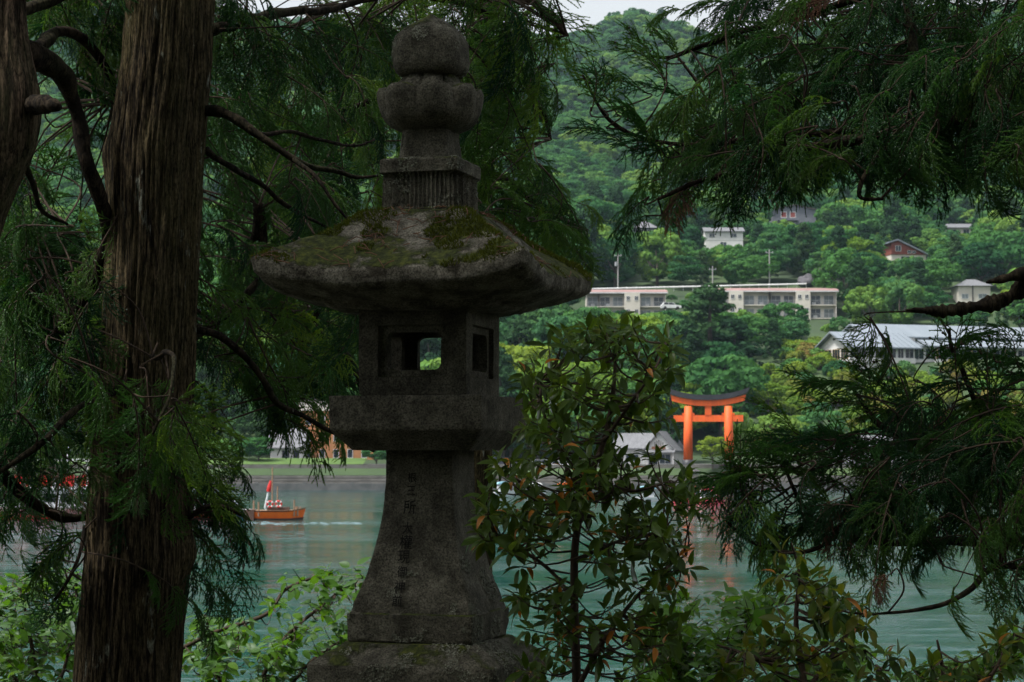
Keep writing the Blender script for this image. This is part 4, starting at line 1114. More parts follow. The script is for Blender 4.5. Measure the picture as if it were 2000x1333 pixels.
# fire box: four pierced walls around a hollow
def firebox():
    mb = MB(); h = 108 * LS; z0, z1 = lz(774.5), lz(603)
    wz0, wz1 = lz(727), lz(655); ww = 55 * LS
    fz0, fz1 = lz(741), lz(641); fw = 70 * LS
    rec, th = 9 * LS, 30 * LS
    def ringpts(hx, za, zb, rad, n=7):
        pts = []
        for (cx, cz, a0) in ((hx - rad, zb - rad, 0), (-hx + rad, zb - rad, 90), (-hx + rad, za + rad, 180), (hx - rad, za + rad, 270)):
            for i in range(n):
                a = R(a0 + 90 * i / (n - 1)); pts.append((cx + rad * math.cos(a), cz + rad * math.sin(a)))
        return pts
    outer = ringpts(h, z0, z1, 0.004); fr0 = ringpts(fw, fz0, fz1, 0.006); fr1 = ringpts(fw * 0.985, fz0 + 0.003, fz1 - 0.003, 0.006); win = ringpts(ww, wz0, wz1, 0.022)
    n = len(outer); bm_v, bm_f = [], []
    for side in range(4):
        rot = Matrix.Rotation(math.pi / 2 * side, 3, 'Z')
        layers = [[(x, -h, z) for x, z in outer], [(x, -h, z) for x, z in fr0], [(x, -h + rec, z) for x, z in fr1], [(x, -h + rec, z) for x, z in win],
                  [(x * 0.97, -h + th, z) for x, z in win], [(max(-h + th, min(h - th, x)), -h + th, z) for x, z in outer]]
        b = len(bm_v)
        for Ly in layers:
            for p in Ly: bm_v.append(rot @ Vector(p))
        for i in range(len(layers) - 1):
            for j in range(n):
                j2 = (j + 1) % n; bm_f.append((b + i * n + j2, b + i * n + j, b + (i + 1) * n + j, b + (i + 1) * n + j2))
    mb.add(bm_v, bm_f)
    mb.box(-h * 0.97, h * 0.97, -h * 0.97, h * 0.97, z0 - 0.004, z0 + 0.012)
    mb.box(-h * 0.97, h * 0.97, -h * 0.97, h * 0.97, z1 - 0.012, z1 + 0.006)
    o = mb.build('fire_box', M['stone'], lan)
    bm = bmesh.new(); bm.from_mesh(o.data)
    bmesh.ops.triangulate(bm, faces=[f for f in bm.faces if len(f.verts) > 4])
    bmesh.ops.subdivide_edges(bm, edges=[e for e in bm.edges if e.calc_length() > 0.03], cuts=3, use_grid_fill=True)
    for v in bm.verts:
        q = v.co * 14; e = (max(abs(v.co.x), abs(v.co.y)) > 0.9 * h) * 1.0
        v.co += Vector((mnoise.noise(q), mnoise.noise(q + Vector((7, 1, 2))), mnoise.noise(q + Vector((1, 8, 3))))) * 0.0022
    bm.to_mesh(o.data); bm.free()
firebox()

# roof: hipped, gently hollow slopes, thick eaves that rise to the corners
def roof_fx(v, x, y, hw):
    c = min(abs(x), abs(y)) / max(abs(x), abs(y)); w = (hw / (262 * LS))
    v.z += 0.078 * (c ** 3.0) * max(0.0, w - 0.35) ** 1.3
    s = mnoise.noise(Vector((v.x * 4, v.y * 4, 2.0))) * 0.012 * w
    v.z += s
    return v
roof_prof = [(614, 150, 30), (607, 170, 30), (602, 174, 30), (601, 190, 30), (596, 216, 30), (588, 244, 30), (578, 264, 30), (573, 269, 30), (570, 270, 30), (551, 271.5, 30), (547, 270, 30),
             (541, 264.7, 20), (534, 254.4, 20), (524, 240.0, 20), (512, 221.5, 20), (497, 198.8, 20), (480, 172.0, 18), (462, 152.0, 18), (445, 134.0, 18), (430, 117.0, 16), (422, 104.0, 14), (419, 60.0, 10)]
V, F = square_loft(dense(roof_prof, 0.011), n=48, disp=0.009, dscale=8, seed=6.7, fx=roof_fx)
roof = mobj('roof', V, F, M['stone_roof'], lan, True)
roof.data.set_sharp_from_angle(angle=R(38))
# drum with fluted sides, neck, lotus, jewel
def flute(v, x, y, hw):
    if lz(345) > v.z > lz(412):
        t = x if abs(y) >= abs(x) else y
        g = 0.010 * abs(math.sin(t * 26))
        d = Vector((v.x, v.y, 0)).normalized(); v = v - d * g
    return v
stone('drum', [(424, 76, 40), (416, 78, 40), (412, 76, 40), (350, 75, 40), (347, 79, 40), (345, 80, 40), (322, 80, 40), (318, 76, 40), (316, 50, 10)], n=70, disp=0.003, seed=8.2, fx=flute)
stone('neck', [(320, 52, 8), (312, 52, 8), (275, 49, 7), (258, 48, 6), (256, 30, 6)], disp=0.003, seed=9.4)
def lotus(v, x, y, hw):
    a = math.atan2(v.y, v.x); r = math.hypot(v.x, v.y)
    if r < 1e-6: return v
    up = max(0.0, (v.z - lz(240)) / (lz(175) - lz(240)))
    pet = abs(math.sin(a * 4)) ** 0.6
    k = 1 + 0.12 * (pet - 0.6) * min(1, up * 1.5)
    v.x *= k; v.y *= k
    v.z += (0.026 * (abs(math.sin(a * 4)) ** 0.7) - 0.012) * max(0, min(1.2, up)) * (1 if r > 60 * LS else 0.0)
    return v
stone('lotus_ring', [(262, 44, 3), (258, 56, 3), (250, 74, 2.8), (238, 87, 2.7), (222, 94, 2.6), (205, 97, 2.6), (190, 97, 2.6), (182, 93, 2.6), (180, 82, 2.5), (186, 68, 2.4), (170, 60, 2.3), (158, 54, 2.2), (151, 50, 2.2), (150, 20, 2)], n=34, disp=0.004, seed=11.0, fx=lotus)
stone('finial', [(153, 46, 2.8), (150, 58, 3), (144, 65, 3.2), (132, 69, 3.4), (108, 70, 3.4), (86, 69, 3.2), (71, 63, 2.9), (59, 52, 2.5), (49, 39, 2.2), (41, 25, 2), (34, 11, 2), (28, 2.5, 2)], disp=0.005, seed=12.7, dscale=12)

# inscription down the shaft front: flat dark strokes painting the shade of grooves
def shaft_hw(py):
    for a, b in zip(shaft_prof[:-1], shaft_prof[1:]):
        if b[0] <= py <= a[0] and a[0] != b[0]:
            return (a[1] + (b[1] - a[1]) * (a[0] - py) / (a[0] - b[0])) * LS
    return 70 * LS
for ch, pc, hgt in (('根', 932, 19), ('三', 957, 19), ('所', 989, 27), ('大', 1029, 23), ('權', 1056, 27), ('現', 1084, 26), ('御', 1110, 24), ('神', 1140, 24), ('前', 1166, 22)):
    cu = bpy.data.curves.new('lettered', 'FONT'); cu.body = ch; cu.size = 1.0; cu.align_x = 'CENTER'; cu.offset = 0.008; cu.resolution_u = 3
    to = bpy.data.objects.new('lettered', cu); COL.objects.link(to)
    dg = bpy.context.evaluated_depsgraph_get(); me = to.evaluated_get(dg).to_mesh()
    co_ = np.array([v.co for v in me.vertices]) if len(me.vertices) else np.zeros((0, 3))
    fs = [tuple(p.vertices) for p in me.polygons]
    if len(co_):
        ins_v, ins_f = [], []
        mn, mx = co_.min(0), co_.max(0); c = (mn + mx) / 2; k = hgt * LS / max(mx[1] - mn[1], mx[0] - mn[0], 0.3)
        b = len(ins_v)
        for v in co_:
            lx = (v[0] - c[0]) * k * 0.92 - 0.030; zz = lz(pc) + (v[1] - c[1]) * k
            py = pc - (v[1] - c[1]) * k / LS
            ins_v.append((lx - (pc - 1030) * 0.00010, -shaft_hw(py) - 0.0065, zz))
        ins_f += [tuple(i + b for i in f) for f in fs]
        tag(mobj('character_shade', ins_v, ins_f, M['groove_shade'], lan), kind='stuff')
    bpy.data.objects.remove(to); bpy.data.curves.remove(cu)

# moss cushions, fallen needles on the roof, crusty lichen on the shaft
def scatter_on(o, n, keep, rng):
    me = o.data; me.calc_loop_triangles()
    T = np.array([t.vertices for t in me.loop_triangles]); co_ = np.array([v.co for v in me.vertices])
    A, B, C = co_[T[:, 0]], co_[T[:, 1]], co_[T[:, 2]]
    nn = np.cross(B - A, C - A); ar = np.linalg.norm(nn, axis=1); nn /= ar[:, None] + 1e-12
    i = rng.choice(len(T), n, p=ar / ar.sum()); u = rng.random((n, 2)); f = u.sum(1) > 1; u[f] = 1 - u[f]
    Pp = A[i] + (B - A)[i] * u[:, :1] + (C - A)[i] * u[:, 1:]; N = nn[i]
    m = np.array([keep(p, q) for p, q in zip(Pp, N)]); return Pp[m], N[m]
rng = np.random.default_rng(4)
def mossy(p, n):
    q = Vector(p) * 5.5
    return n[2] > 0.25 and (mnoise.noise(q) + 0.6 * mnoise.noise(q * 2.6) + 0.3 * (min(abs(p[0]), abs(p[1])) / (max(abs(p[0]), abs(p[1])) + 1e-6)) ** 3) > 0.10
Pp, N = scatter_on(roof, 80000, mossy, rng)
n = len(Pp); L = rng.uniform(0.005, 0.018, n)[:, None]; d = N * 0.8 + rng.normal(size=(n, 3)) * 0.5; d[:, 2] += 0.4; d /= np.linalg.norm(d, axis=1, keepdims=True)
t_ = np.cross(d, rng.normal(size=(n, 3))); t_ /= np.linalg.norm(t_, axis=1, keepdims=True) + 1e-9
V = np.stack([Pp - t_ * 0.0022, Pp + t_ * 0.0022, Pp + d * L], 1).reshape(-1, 3)
tag(mobj('moss', V, np.arange(3 * n).reshape(n, 3), M['moss'], roof), kind='stuff')
Pp, N = scatter_on(roof, 900, lambda p, q: q[2] > 0.4 and mnoise.noise(Vector(p) * 4 + Vector((5, 0, 0))) > -0.05, rng)
mb = MB()
for p, q in zip(Pp[:260], N[:260]):
    a = random.uniform(0, 6.28); L = random.uniform(0.015, 0.06); e = Vector((math.cos(a), math.sin(a), 0)); q = Vector(q); e = (e - q * e.dot(q)).normalized(); p = Vector(p) + q * 0.006
    mb.tube([p - e * L * 0.5, p + q * random.uniform(0.0, 0.012), p + e * L * 0.5 + q * random.uniform(0, 0.012)], [0.0016, 0.0018, 0.001], 4)
tag(mb.build('fallen_needles', M['dead_needles'], roof), kind='stuff')
def crusts(o, num, keep, label):
    Pp, N = scatter_on(o, num, keep, rng); n = len(Pp)
    Nn = N + rng.normal(size=(n, 3)) * 0.35; Nn /= np.linalg.norm(Nn, axis=1, keepdims=True)
    V, F = leaf_quads(Pp + N * 0.0025, Nn, rng.uniform(0.0014, 0.0042, n), rng, 0.9)
    tag(mobj('lichen_crust', V, F, M['lichen'], o), kind='stuff')
ob = {c.name.split('.')[0]: c for c in lan.children}
crusts(ob['shaft'], 45000, lambda p, n: (n[0] > 0.6 and p[2] < lz(1010) and mnoise.noise(Vector(p) * 9) > 0.05 + 0.6 * max(0, (p[2] - lz(1150)) / 0.2)) or (n[1] < -0.5 and p[2] < lz(1110) and mnoise.noise(Vector(p) * 13) > 0.38), '')
crusts(ob['base_block'], 40000, lambda p, n: mnoise.noise(Vector(p) * 9 + Vector((3, 3, 3))) > (0.02 if n[0] > 0.5 else 0.30), '')
crusts(ob['drum'], 9000, lambda p, n: mnoise.noise(Vector(p) * 14) > 0.25, '')
crusts(ob['finial'], 8000, lambda p, n: mnoise.noise(Vector(p) * 14) > 0.32, '')
# ------------------------------------------------------------------ cedar sprays (shared meshes)
def make_spray(seed, length=0.46, droop=1.0, dens=1.0, up=0.0):
    """flat branching shoot along +Y, needle-clad strands hanging towards -Z; returns needle and twig meshes"""
    rr = random.Random(seed); nv, nf = [], []; tw = MB()
    def needles(path, nl=0.0155, bw=0.0027):
        a0 = rr.uniform(0, 6.28)
        for i in range(len(path) - 1):
            p, q = path[i], path[i + 1]; d = (q - p); L = d.length
            if L < 1e-6: continue
            d /= L
            s = d.cross(Vector((0.3, 0.2, 1))).normalized(); t = d.cross(s)
            fade = 1.0 if i < len(path) - 4 else 0.75
            for k in range(4):
                a = a0 + i * 0.9 + k * 1.571; rd = s * math.cos(a) + t * math.sin(a)
                tip = p + (d * 0.85 + rd * 0.60) * nl * fade; w = rd.cross(d) * bw; b = len(nv)
                nv.extend([p - w - d * 0.001, p + w + d * 0.001, tip]); nf.append((b, b + 1, b + 2))
        # the green stem itself
        b = len(nv); n = len(path)
        for i, p in enumerate(path):
            d = (path[min(i + 1, n - 1)] - path[max(i - 1, 0)]).normalized(); s = d.cross(Vector((0.3, 0.2, 1))).normalized(); t = d.cross(s); r = 0.0027 * (1 - 0.5 * i / n)
            nv.extend([p + s * r, p - s * r * 0.5 + t * r * 0.87, p - s * r * 0.5 - t * r * 0.87])
        for i in range(0, n - 1):
            for k in range(3):
                k2 = (k + 1) % 3; nf.append((b + 3*i+k, b + 3*i+k2, b + 3*i+3+k2)); nf.append((b + 3*i+k, b + 3*i+3+k2, b + 3*i+3+k))
    def walk(p, d, L, grav, curl, step=0.0115):
        path = [p.copy()]; n = max(3, int(L / step)); d = d.normalized()
        for i in range(n):
            d = (d + Vector((0, 0, -grav * step * 9)) + Vector((rr.gauss(0, 1), rr.gauss(0, 1), rr.gauss(0, 1))) * 0.035 + curl * step * 7).normalized()
            p = p + d * step; path.append(p.copy())
        return path
    main = walk(Vector((0, 0, 0)), Vector((0, 1, 0.22 + up)), length, 0.34 * droop - up * 0.5, Vector((rr.uniform(-.3, .3), 0, 0)), 0.02)
    tw.tube(main, [0.0048 * (1 - 0.75 * i / len(main)) for i in range(len(main))], 5)
    nm = len(main); side = 1
    i = 2.0
    while i < nm - 1:
        k = int(i); u = k / nm; p = main[k]; d = (main[min(k + 1, nm - 1)] - main[k - 1]).normalized()
        side = -side
        sv = Vector((side, 0, 0)); L = (0.235 * (1 - u) ** 0.7 + 0.055) * rr.uniform(0.75, 1.15)
        sd = d * rr.uniform(0.55, 0.9) + sv * rr.uniform(0.65, 1.0) + Vector((0, 0, rr.uniform(-0.15, 0.45) + up))
        sh = walk(p, sd, L, 0.42 * droop, d * 0.25, 0.0125)
        tw.tube(sh[:max(3, int(len(sh) * 0.7))], [0.0026] * 2 + [0.0018] * (max(3, int(len(sh) * 0.7)) - 2), 4)
        needles(sh)
        j = 2.0 + rr.random(); s2 = 1
        while j < len(sh) - 2:
            q = sh[int(j)]; dd = (sh[int(j) + 1] - sh[int(j) - 1]).normalized(); s2 = -s2
            pv = dd.cross(Vector((0, 0, 1))).normalized() * s2
            LL = rr.uniform(0.065, 0.150) * (1 - 0.35 * j / len(sh))
            needles(walk(q, dd * rr.uniform(0.6, 1.0) + pv * rr.uniform(0.35, 0.8) + Vector((0, 0, rr.uniform(-0.35, 0.35))), LL, 0.85 * droop, dd * 0.2, 0.0125))
            j += 2.5 / dens
        i += 1.45 / dens
    needles(walk(main[-1], main[-1] - main[-2], 0.09, 0.6 * droop, Vector((0, 0, 0))))
    tf = []
    for f in tw.f:
        for i in range(1, len(f) - 1): tf.append((f[0], f[i], f[i + 1]))
    b = len(nv)
    return (np.array([tuple(v) for v in nv] + [tuple(v) for v in tw.v]), np.array(nf + [tuple(i + b for i in f) for f in tf]), len(nf))
def spray_mesh(parts):
    V, F, MI = [], [], []; b = 0
    for (v, f, k) in parts:
        V.append(v); F.append(f + b); b += len(v); MI.append(np.concatenate([np.zeros(k, np.int32), np.ones(len(f) - k, np.int32)]))
    me = new_mesh('leaf_spray', np.concatenate(V), np.concatenate(F), M['needle']); me.materials.append(M['twig'])
    me.polygons.foreach_set('material_index', np.concatenate(MI)); return me
def moved(part, m4):
    A = np.array(m4); return (part[0] @ A[:3, :3].T + A[:3, 3], part[1], part[2])
BASE = [make_spray(s, L, dr, de, up) for s, L, dr, de, up in ((1, 0.46, 1.0, 1.0, 0), (2, 0.40, 1.5, 1.0, 0), (3, 0.52, 0.7, 0.9, 0.1), (4, 0.36, 1.2, 1.1, 0), (5, 0.42, 2.0, 0.9, 0), (6, 0.34, 0.5, 0.9, 0.25), (7, 0.5, 1.3, 0.85, 0))]
# small cones at some tips
def with_cones(part, seed, n=10):
    rr = random.Random(seed); v, f, k = part; V = [v]; F2 = []; b = len(v)
    for q in range(n):
        c = v[rr.randrange(len(v) // 2, len(v))]; bm = bmesh.new(); bmesh.ops.create_icosphere(bm, subdivisions=1, radius=0.008, matrix=Matrix.Translation(c)); bm.verts.ensure_lookup_table()
        V.append(np.array([tuple(w.co) for w in bm.verts])); F2 += [[w.index + b for w in g.verts] for g in bm.faces]; b += len(bm.verts); bm.free()
    return (np.concatenate(V), np.concatenate([f, np.array(F2)]), k)
BASE[2] = with_cones(BASE[2], 1); BASE[5] = with_cones(BASE[5], 2)
SPRAYS = [spray_mesh([b]) for b in BASE]
def compound(seed, kinds):
    rr = random.Random(seed); parts = []; tw = MB(); L = 0.62
    pts = [Vector((0.03 * math.sin(3 * u), u * L, 0.10 * u - 0.22 * u * u)) for u in [i / 8 for i in range(9)]]
    tw.tube(pts, [0.006 * (1 - 0.6 * i / 8) for i in range(9)], 5)
    for k, (u, a) in enumerate(((0.05, 55), (0.2, -55), (0.38, 45), (0.55, -45), (0.72, 30), (1.0, 0))):
        p = pts[int(u * 8)]; m4 = Matrix.Translation(p) @ Matrix.Rotation(-R(a + rr.uniform(-12, 12)), 4, 'Z') @ Matrix.Rotation(R(rr.uniform(-28, 14)), 4, 'X') @ Matrix.Rotation(R(rr.uniform(-25, 25)), 4, 'Y') @ Matrix.Scale(rr.uniform(0.62, 0.85), 4)
        parts.append(moved(BASE[rr.choice(kinds)], m4))
    tf = [(f[0], f[i], f[i + 1]) for f in tw.f for i in range(1, len(f) - 1)]
    parts.append((np.array([tuple(v) for v in tw.v]), np.array(tf), 0))
    return spray_mesh(parts)
SPRAYS += [compound(41, (0, 3, 6)), compound(42, (1, 4, 6)), compound(43, (0, 1, 3)), compound(44, (2, 5, 3))]   # 7, 8, 9, 10

SPRAY_TOTAL = 0
def cedar(loc, label, trunk_obj_builder, limbs, regions, seed, limb_mat='limb', light=0.0):
    """limbs: list of [(px, py, Y, radius_px)...]; regions: (shape, n, (Ymin, Ymax), (scale), (dir x, dir y screen), kinds)"""
    global SPRAY_TOTAL
    rr = random.Random(seed)
    t = thing('cedar_tree', loc, label, 'tree')
    L0 = Vector(loc)
    trunk_obj_builder(t, L0)
    nodes = []; branches = []
    for lb in limbs:
        pts = [P(a, b, Y) for a, b, Y, r in lb]; rad = [r * Y / FPX for a, b, Y, r in lb]
        pts, rad = smooth_path(pts, rad, 7)
        jp = [p + Vector((mnoise.noise(p * 6), mnoise.noise(p * 6 + Vector((5, 5, 5))), mnoise.noise(p * 6 + Vector((9, 1, 4))))) * 0.018 for p in pts]
        V, F = tube_vf([p - L0 for p in jp], [max(r * (1 + 0.25 * mnoise.noise(p * 16)), 0.003) for p, r in zip(jp, rad)], 9)
        br = mobj('branch', V, F, M[limb_mat], t, True); bi = len(branches); branches.append([br, MB()])
        for p in jp: nodes.append((p, bi))
    for (shape, num, yr, scr, dr, kinds) in regions:
        kk = 0; tries = 0; num = max(3, round(num * (0.60 if num > 24 else (0.7 if num > 12 else 0.9))))
        while kk < num and tries < num * 60:
            tries += 1
            if not isinstance(shape[0], tuple):
                px, py = rr.uniform(shape[0], shape[2]), rr.uniform(shape[1], shape[3])
            else:                                   # polygon
                xs_ = [p[0] for p in shape]; ys_ = [p[1] for p in shape]; px, py = rr.uniform(min(xs_), max(xs_)), rr.uniform(min(ys_), max(ys_)); ins = False; j = len(shape) - 1
                for i in range(len(shape)):
                    if (shape[i][1] > py) != (shape[j][1] > py) and px < (shape[j][0] - shape[i][0]) * (py - shape[i][1]) / (shape[j][1] - shape[i][1]) + shape[i][0]: ins = not ins
                    j = i
                if not ins: continue
            Y = rr.uniform(*yr); T = P(px, py, Y); sc = rr.uniform(*scr)
            axis = Vector((dr[0] + rr.gauss(0, 0.35), rr.gauss(0, 0.45), -dr[1] + rr.gauss(0, 0.28))).normalized()
            sv = rr.choice(kinds); start = T - axis * (0.24 if sv < 7 else 0.5) * sc
            Q, bi = min(nodes, key=lambda n_: (n_[0] - start).length_squared * (1 + 0.3 * rr.random()))
            br, tmb = branches[bi]
            dist = (start - Q).length
            mid = Q.lerp(start, 0.55) + Vector((rr.gauss(0, .05), rr.gauss(0, .05), 0.10 * dist - 0.03)) - axis * 0.12 * dist
            pth, rad = smooth_path([Q, mid, start - axis * 0.02, start + axis * 0.03 * sc], [0.003 + 0.0045 * min(dist, 1.2), 0.0034 + 0.0015 * min(dist, 1), 0.0032, 0.003], 5)
            tmb.tube([p - L0 for p in pth], rad, 5)
            upv = (Vector((rr.gauss(0, 0.30), -0.30 + rr.gauss(0, 0.30), 1)) ); zx = (upv - axis * upv.dot(axis)).normalized(); xx = axis.cross(zx)
            mat = Matrix((xx, axis, zx)).transposed().to_4x4(); mat = Matrix.Translation(start - L0) @ mat @ Matrix.Scale(sc, 4)
            sp = bpy.data.objects.new('leaf_spray', SPRAYS[sv]); COL.objects.link(sp); sp.parent = br; sp.matrix_local = mat
            dead = rr.random() < 0.06 and sv < 7 and sc < 0.7
            if dead or rr.random() < (0.75 if Y < 8.1 and 180 < px < 400 else light):  # lit copy goes mostly on sprays before the trunk and behind the lantern
                sp.material_slots[0].link = 'OBJECT'; sp.material_slots[0].material = M['dead_needles'] if dead else M['needle_lit']
            kk += 1; SPRAY_TOTAL += 1
    for br, tmb in branches:
        if tmb.v: tag(tmb.build('twigs', M['twig'], br), kind='stuff')
    return t

def bark_trunk(rows, Y, mat, name='trunk', bumps=(), around=260, dz=0.018, tilt=0.0):
    """rows: (photo row, left px, right px); returns a builder"""
    def build(t, L0):
        rows_ = sorted(rows); prs = np.array([r[0] for r in rows_], float); cx = np.array([(r[1] + r[2]) / 2 for r in rows_]); hw = np.array([(r[2] - r[1]) / 2 for r in rows_])
        ztop, zbot = P(0, prs[0], Y).z, P(0, prs[-1], Y).z; n = int((ztop - zbot) / dz); V = []
        for i in range(n + 1):
            py = prs[-1] + (prs[0] - prs[-1]) * i / n
            c = P(np.interp(py, prs, cx), py, Y); r = np.interp(py, prs, hw) * Y / FPX
            for k in range(around):
                a = 2 * math.pi * k / around; ca, sa = math.cos(a), math.sin(a)
                g = mnoise.noise((ca * 1.6, sa * 1.6, c.z * 0.5)) * 0.05
                ridge = 1 - abs(mnoise.noise((ca * 9, sa * 9, c.z * 1.3 + 3))) * 2.4 - abs(mnoise.noise((ca * 21, sa * 21, c.z * 3.5 + 5))) * 1.4
                fine = mnoise.noise((ca * 19, sa * 19, c.z * 1.1 + 9))
                q = r * (1 + g) + 0.010 * ridge + 0.007 * fine
                for (bx, bpy_, amp, sz) in bumps:
                    da = (a - bx + math.pi) % (2 * math.pi) - math.pi; dzz = (py - bpy_) / sz
                    q += amp * math.exp(-(da / 0.35) ** 2 - dzz ** 2)
                V.append((c.x + ca * q - L0.x, c.y + sa * q - L0.y, c.z - L0.z))
        idx = np.arange((n + 1) * around).reshape(n + 1, around); a_ = idx[:-1]; b_ = np.roll(idx, -1, 1)[:-1]; c_ = np.roll(idx, -1, 1)[1:]; d_ = idx[1:]
        mobj(name, np.array(V), np.stack([a_, b_, c_, d_], -1).reshape(-1, 4), M[mat], t, True)
    return build

# big cedar left of the lantern
base = P(235, 1590, 8.5); base.z = bank_z(base.x, 8.5)
big_trunk = bark_trunk([(-700, 296, 440), (0, 250, 418), (120, 240, 412), (300, 213, 396), (500, 210, 385), (700, 200, 376), (900, 184, 366), (1085, 172, 366), (1200, 160, 356), (1333, 148, 346), (1480, 128, 340), (1620, 90, 366), (1720, 50, 400)], 8.5, 'bark',
                       bumps=((-0.15, 1082, 0.035, 40), (3.3, 305, 0.02, 40)))
D, DR = (0.55, 0.38), (0.7, 0.35)
cedar(base, 'big straight cedar with furrowed bark left of the stone lantern', big_trunk, [
    [(395, 215, 8.5, 13), (430, 222, 8.45, 11), (500, 262, 8.4, 8.5), (575, 308, 8.4, 6.5), (660, 338, 8.5, 5), (740, 345, 8.6, 2.5)],
    [(500, 262, 8.4, 5), (580, 262, 8.6, 4), (660, 285, 8.8, 3), (730, 275, 9.0, 2)],
    [(575, 308, 8.4, 5), (620, 350, 8.3, 4), (660, 400, 8.3, 3), (690, 440, 8.3, 2)],
    [(405, 290, 8.6, 8), (440, 320, 8.6, 6.5), (510, 362, 8.8, 5.5), (590, 420, 9.0, 4), (640, 445, 9.2, 2.5)],
    [(412, 60, 8.8, 12), (520, 30, 9.3, 10), (640, 20, 9.8, 8), (760, -10, 10.2, 6), (900, 10, 10.6, 5), (1010, 40, 10.8, 3)],
    [(300, 0, 8.8, 9), (230, 70, 9.2, 10), (195, 0, 9.5, 12), (150, -90, 9.8, 14)],
    [(380, 640, 8.6, 9), (470, 690, 8.7, 7), (560, 800, 8.8, 6), (660, 845, 8.9, 4), (730, 880, 9.0, 3)],
    [(240, 760, 8.25, 8), (150, 800, 8.0, 7), (60, 880, 7.9, 6), (-30, 930, 7.9, 5)],
    [(300, 700, 8.25, 6), (330, 690, 7.9, 5), (340, 740, 7.7, 4), (300, 850, 7.6, 3)],
    [(365, 1010, 8.5, 6), (410, 990, 8.4, 5), (470, 1010, 8.4, 4)],
    [(500, 470, 9.6, 9), (508, 400, 9.6, 9), (515, 520, 9.6, 8), (470, 590, 9.5, 7), (420, 640, 9.4, 5)],
    [(640, 520, 9.8, 6), (620, 640, 9.8, 7), (680, 700, 9.8, 7), (705, 760, 9.8, 5)],
    [(190, 1010, 8.5, 5), (120, 1010, 8.4, 10), (40, 960, 8.3, 12), (-40, 880, 8.2, 14)],
    [(170, 1030, 8.4, 4), (150, 1100, 8.3, 4), (110, 1170, 8.2, 3)],
], [
    (((420, 0), (780, 0), (780, 420), (600, 430), (420, 330)), 62, (8.6, 11.0), (0.65, 1.0), D, (7, 8, 9, 1, 4)),
    ((400, 380, 700, 560), 18, (9.2, 11.0), (0.5, 0.85), D, (0, 8, 9)),
    ((395, 520, 700, 740), 36, (8.9, 11.0), (0.6, 0.95), D, (7, 8, 9, 1)),
    (((400, 680), (690, 730), (730, 860), (600, 870), (400, 840)), 13, (8.7, 9.6), (0.6, 0.95), DR, (1, 8, 4, 9)),
    ((370, 880, 500, 1000), 11, (8.4, 8.9), (0.5, 0.8), DR, (1, 4)),
    (((370, 960), (480, 960), (495, 1200), (380, 1190)), 11, (8.4, 9.0), (0.55, 0.85), (0.65, 0.45), (0, 1, 9)),
    ((190, 700, 390, 940), 13, (7.5, 8.1), (0.5, 0.8), (0.2, 0.55), (0, 1, 9)),
    ((-20, 560, 210, 860), 42, (8.2, 10.0), (0.6, 0.95), (-0.2, 0.5), (7, 8, 9, 1)),
    ((-20, 820, 190, 1040), 26, (8.0, 9.5), (0.5, 0.85), (-0.4, 0.45), (0, 8, 9)),
    ((30, 1090, 165, 1200), 5, (8.1, 8.4), (0.55, 0.8), (-0.4, 0.6), (0, 1)),
    ((400, -10, 540, 330), 14, (8.9, 11.0), (0.6, 0.9), D, (7, 8, 9, 1)),
], 3, light=0.15)

# leaning tree at the left edge
base = P(-120, 1560, 7.9); base.z = bank_z(base.x, 7.9)
def lean_trunk(t, L0):
    pts = [(-150, 1700, 7.9, 75), (-165, 1200, 7.9, 70), (-120, 700, 7.9, 66), (-60, 440, 7.9, 62), (0, 290, 7.9, 66), (12, 200, 7.9, 64), (-2, 100, 7.9, 58), (0, 0, 7.9, 44), (10, -150, 7.9, 40), (30, -600, 8.0, 36)]
    p_, r_ = smooth_path([P(a, b, Y) for a, b, Y, r in pts], [r * 7.9 / FPX for a, b, Y, r in pts], 24)
    V = []; k_ = 90; ref = Vector((0, 1, 0))
    for p, r in zip(p_, r_):
        for k in range(k_):
            a = 2 * math.pi * k / k_; ca, sa = math.cos(a), math.sin(a)
            q = r * (1 + 0.10 * mnoise.noise((ca * 1.5, sa * 1.5, p.z * 1.3))) + 0.010 * (1 - abs(mnoise.noise((ca * 5, sa * 5, p.z * 1.6))) * 2) + 0.005 * mnoise.noise((ca * 14, sa * 14, p.z * 4))
            V.append((p.x + ca * q - L0.x, p.y + sa * q - L0.y, p.z - L0.z))
    n = len(p_); F = [(i*k_+k, i*k_+(k+1) % k_, (i+1)*k_+(k+1) % k_, (i+1)*k_+k) for i in range(n-1) for k in range(k_)]
    mobj('trunk', V, np.array(F), M['bark_red'], t, True)
    # snapped stub
    p_, r_ = smooth_path([P(60, 206, 7.85), P(95, 204, 7.7), P(116, 210, 7.65)], [0.036, 0.030, 0.012], 6)
    V, F = tube_vf([p - L0 for p in p_], [r * (1 + 0.5 * mnoise.noise(p * 30)) for p, r in zip(p_, r_)], 10); mobj('broken_stub', V, F, M['limb'], t, True)
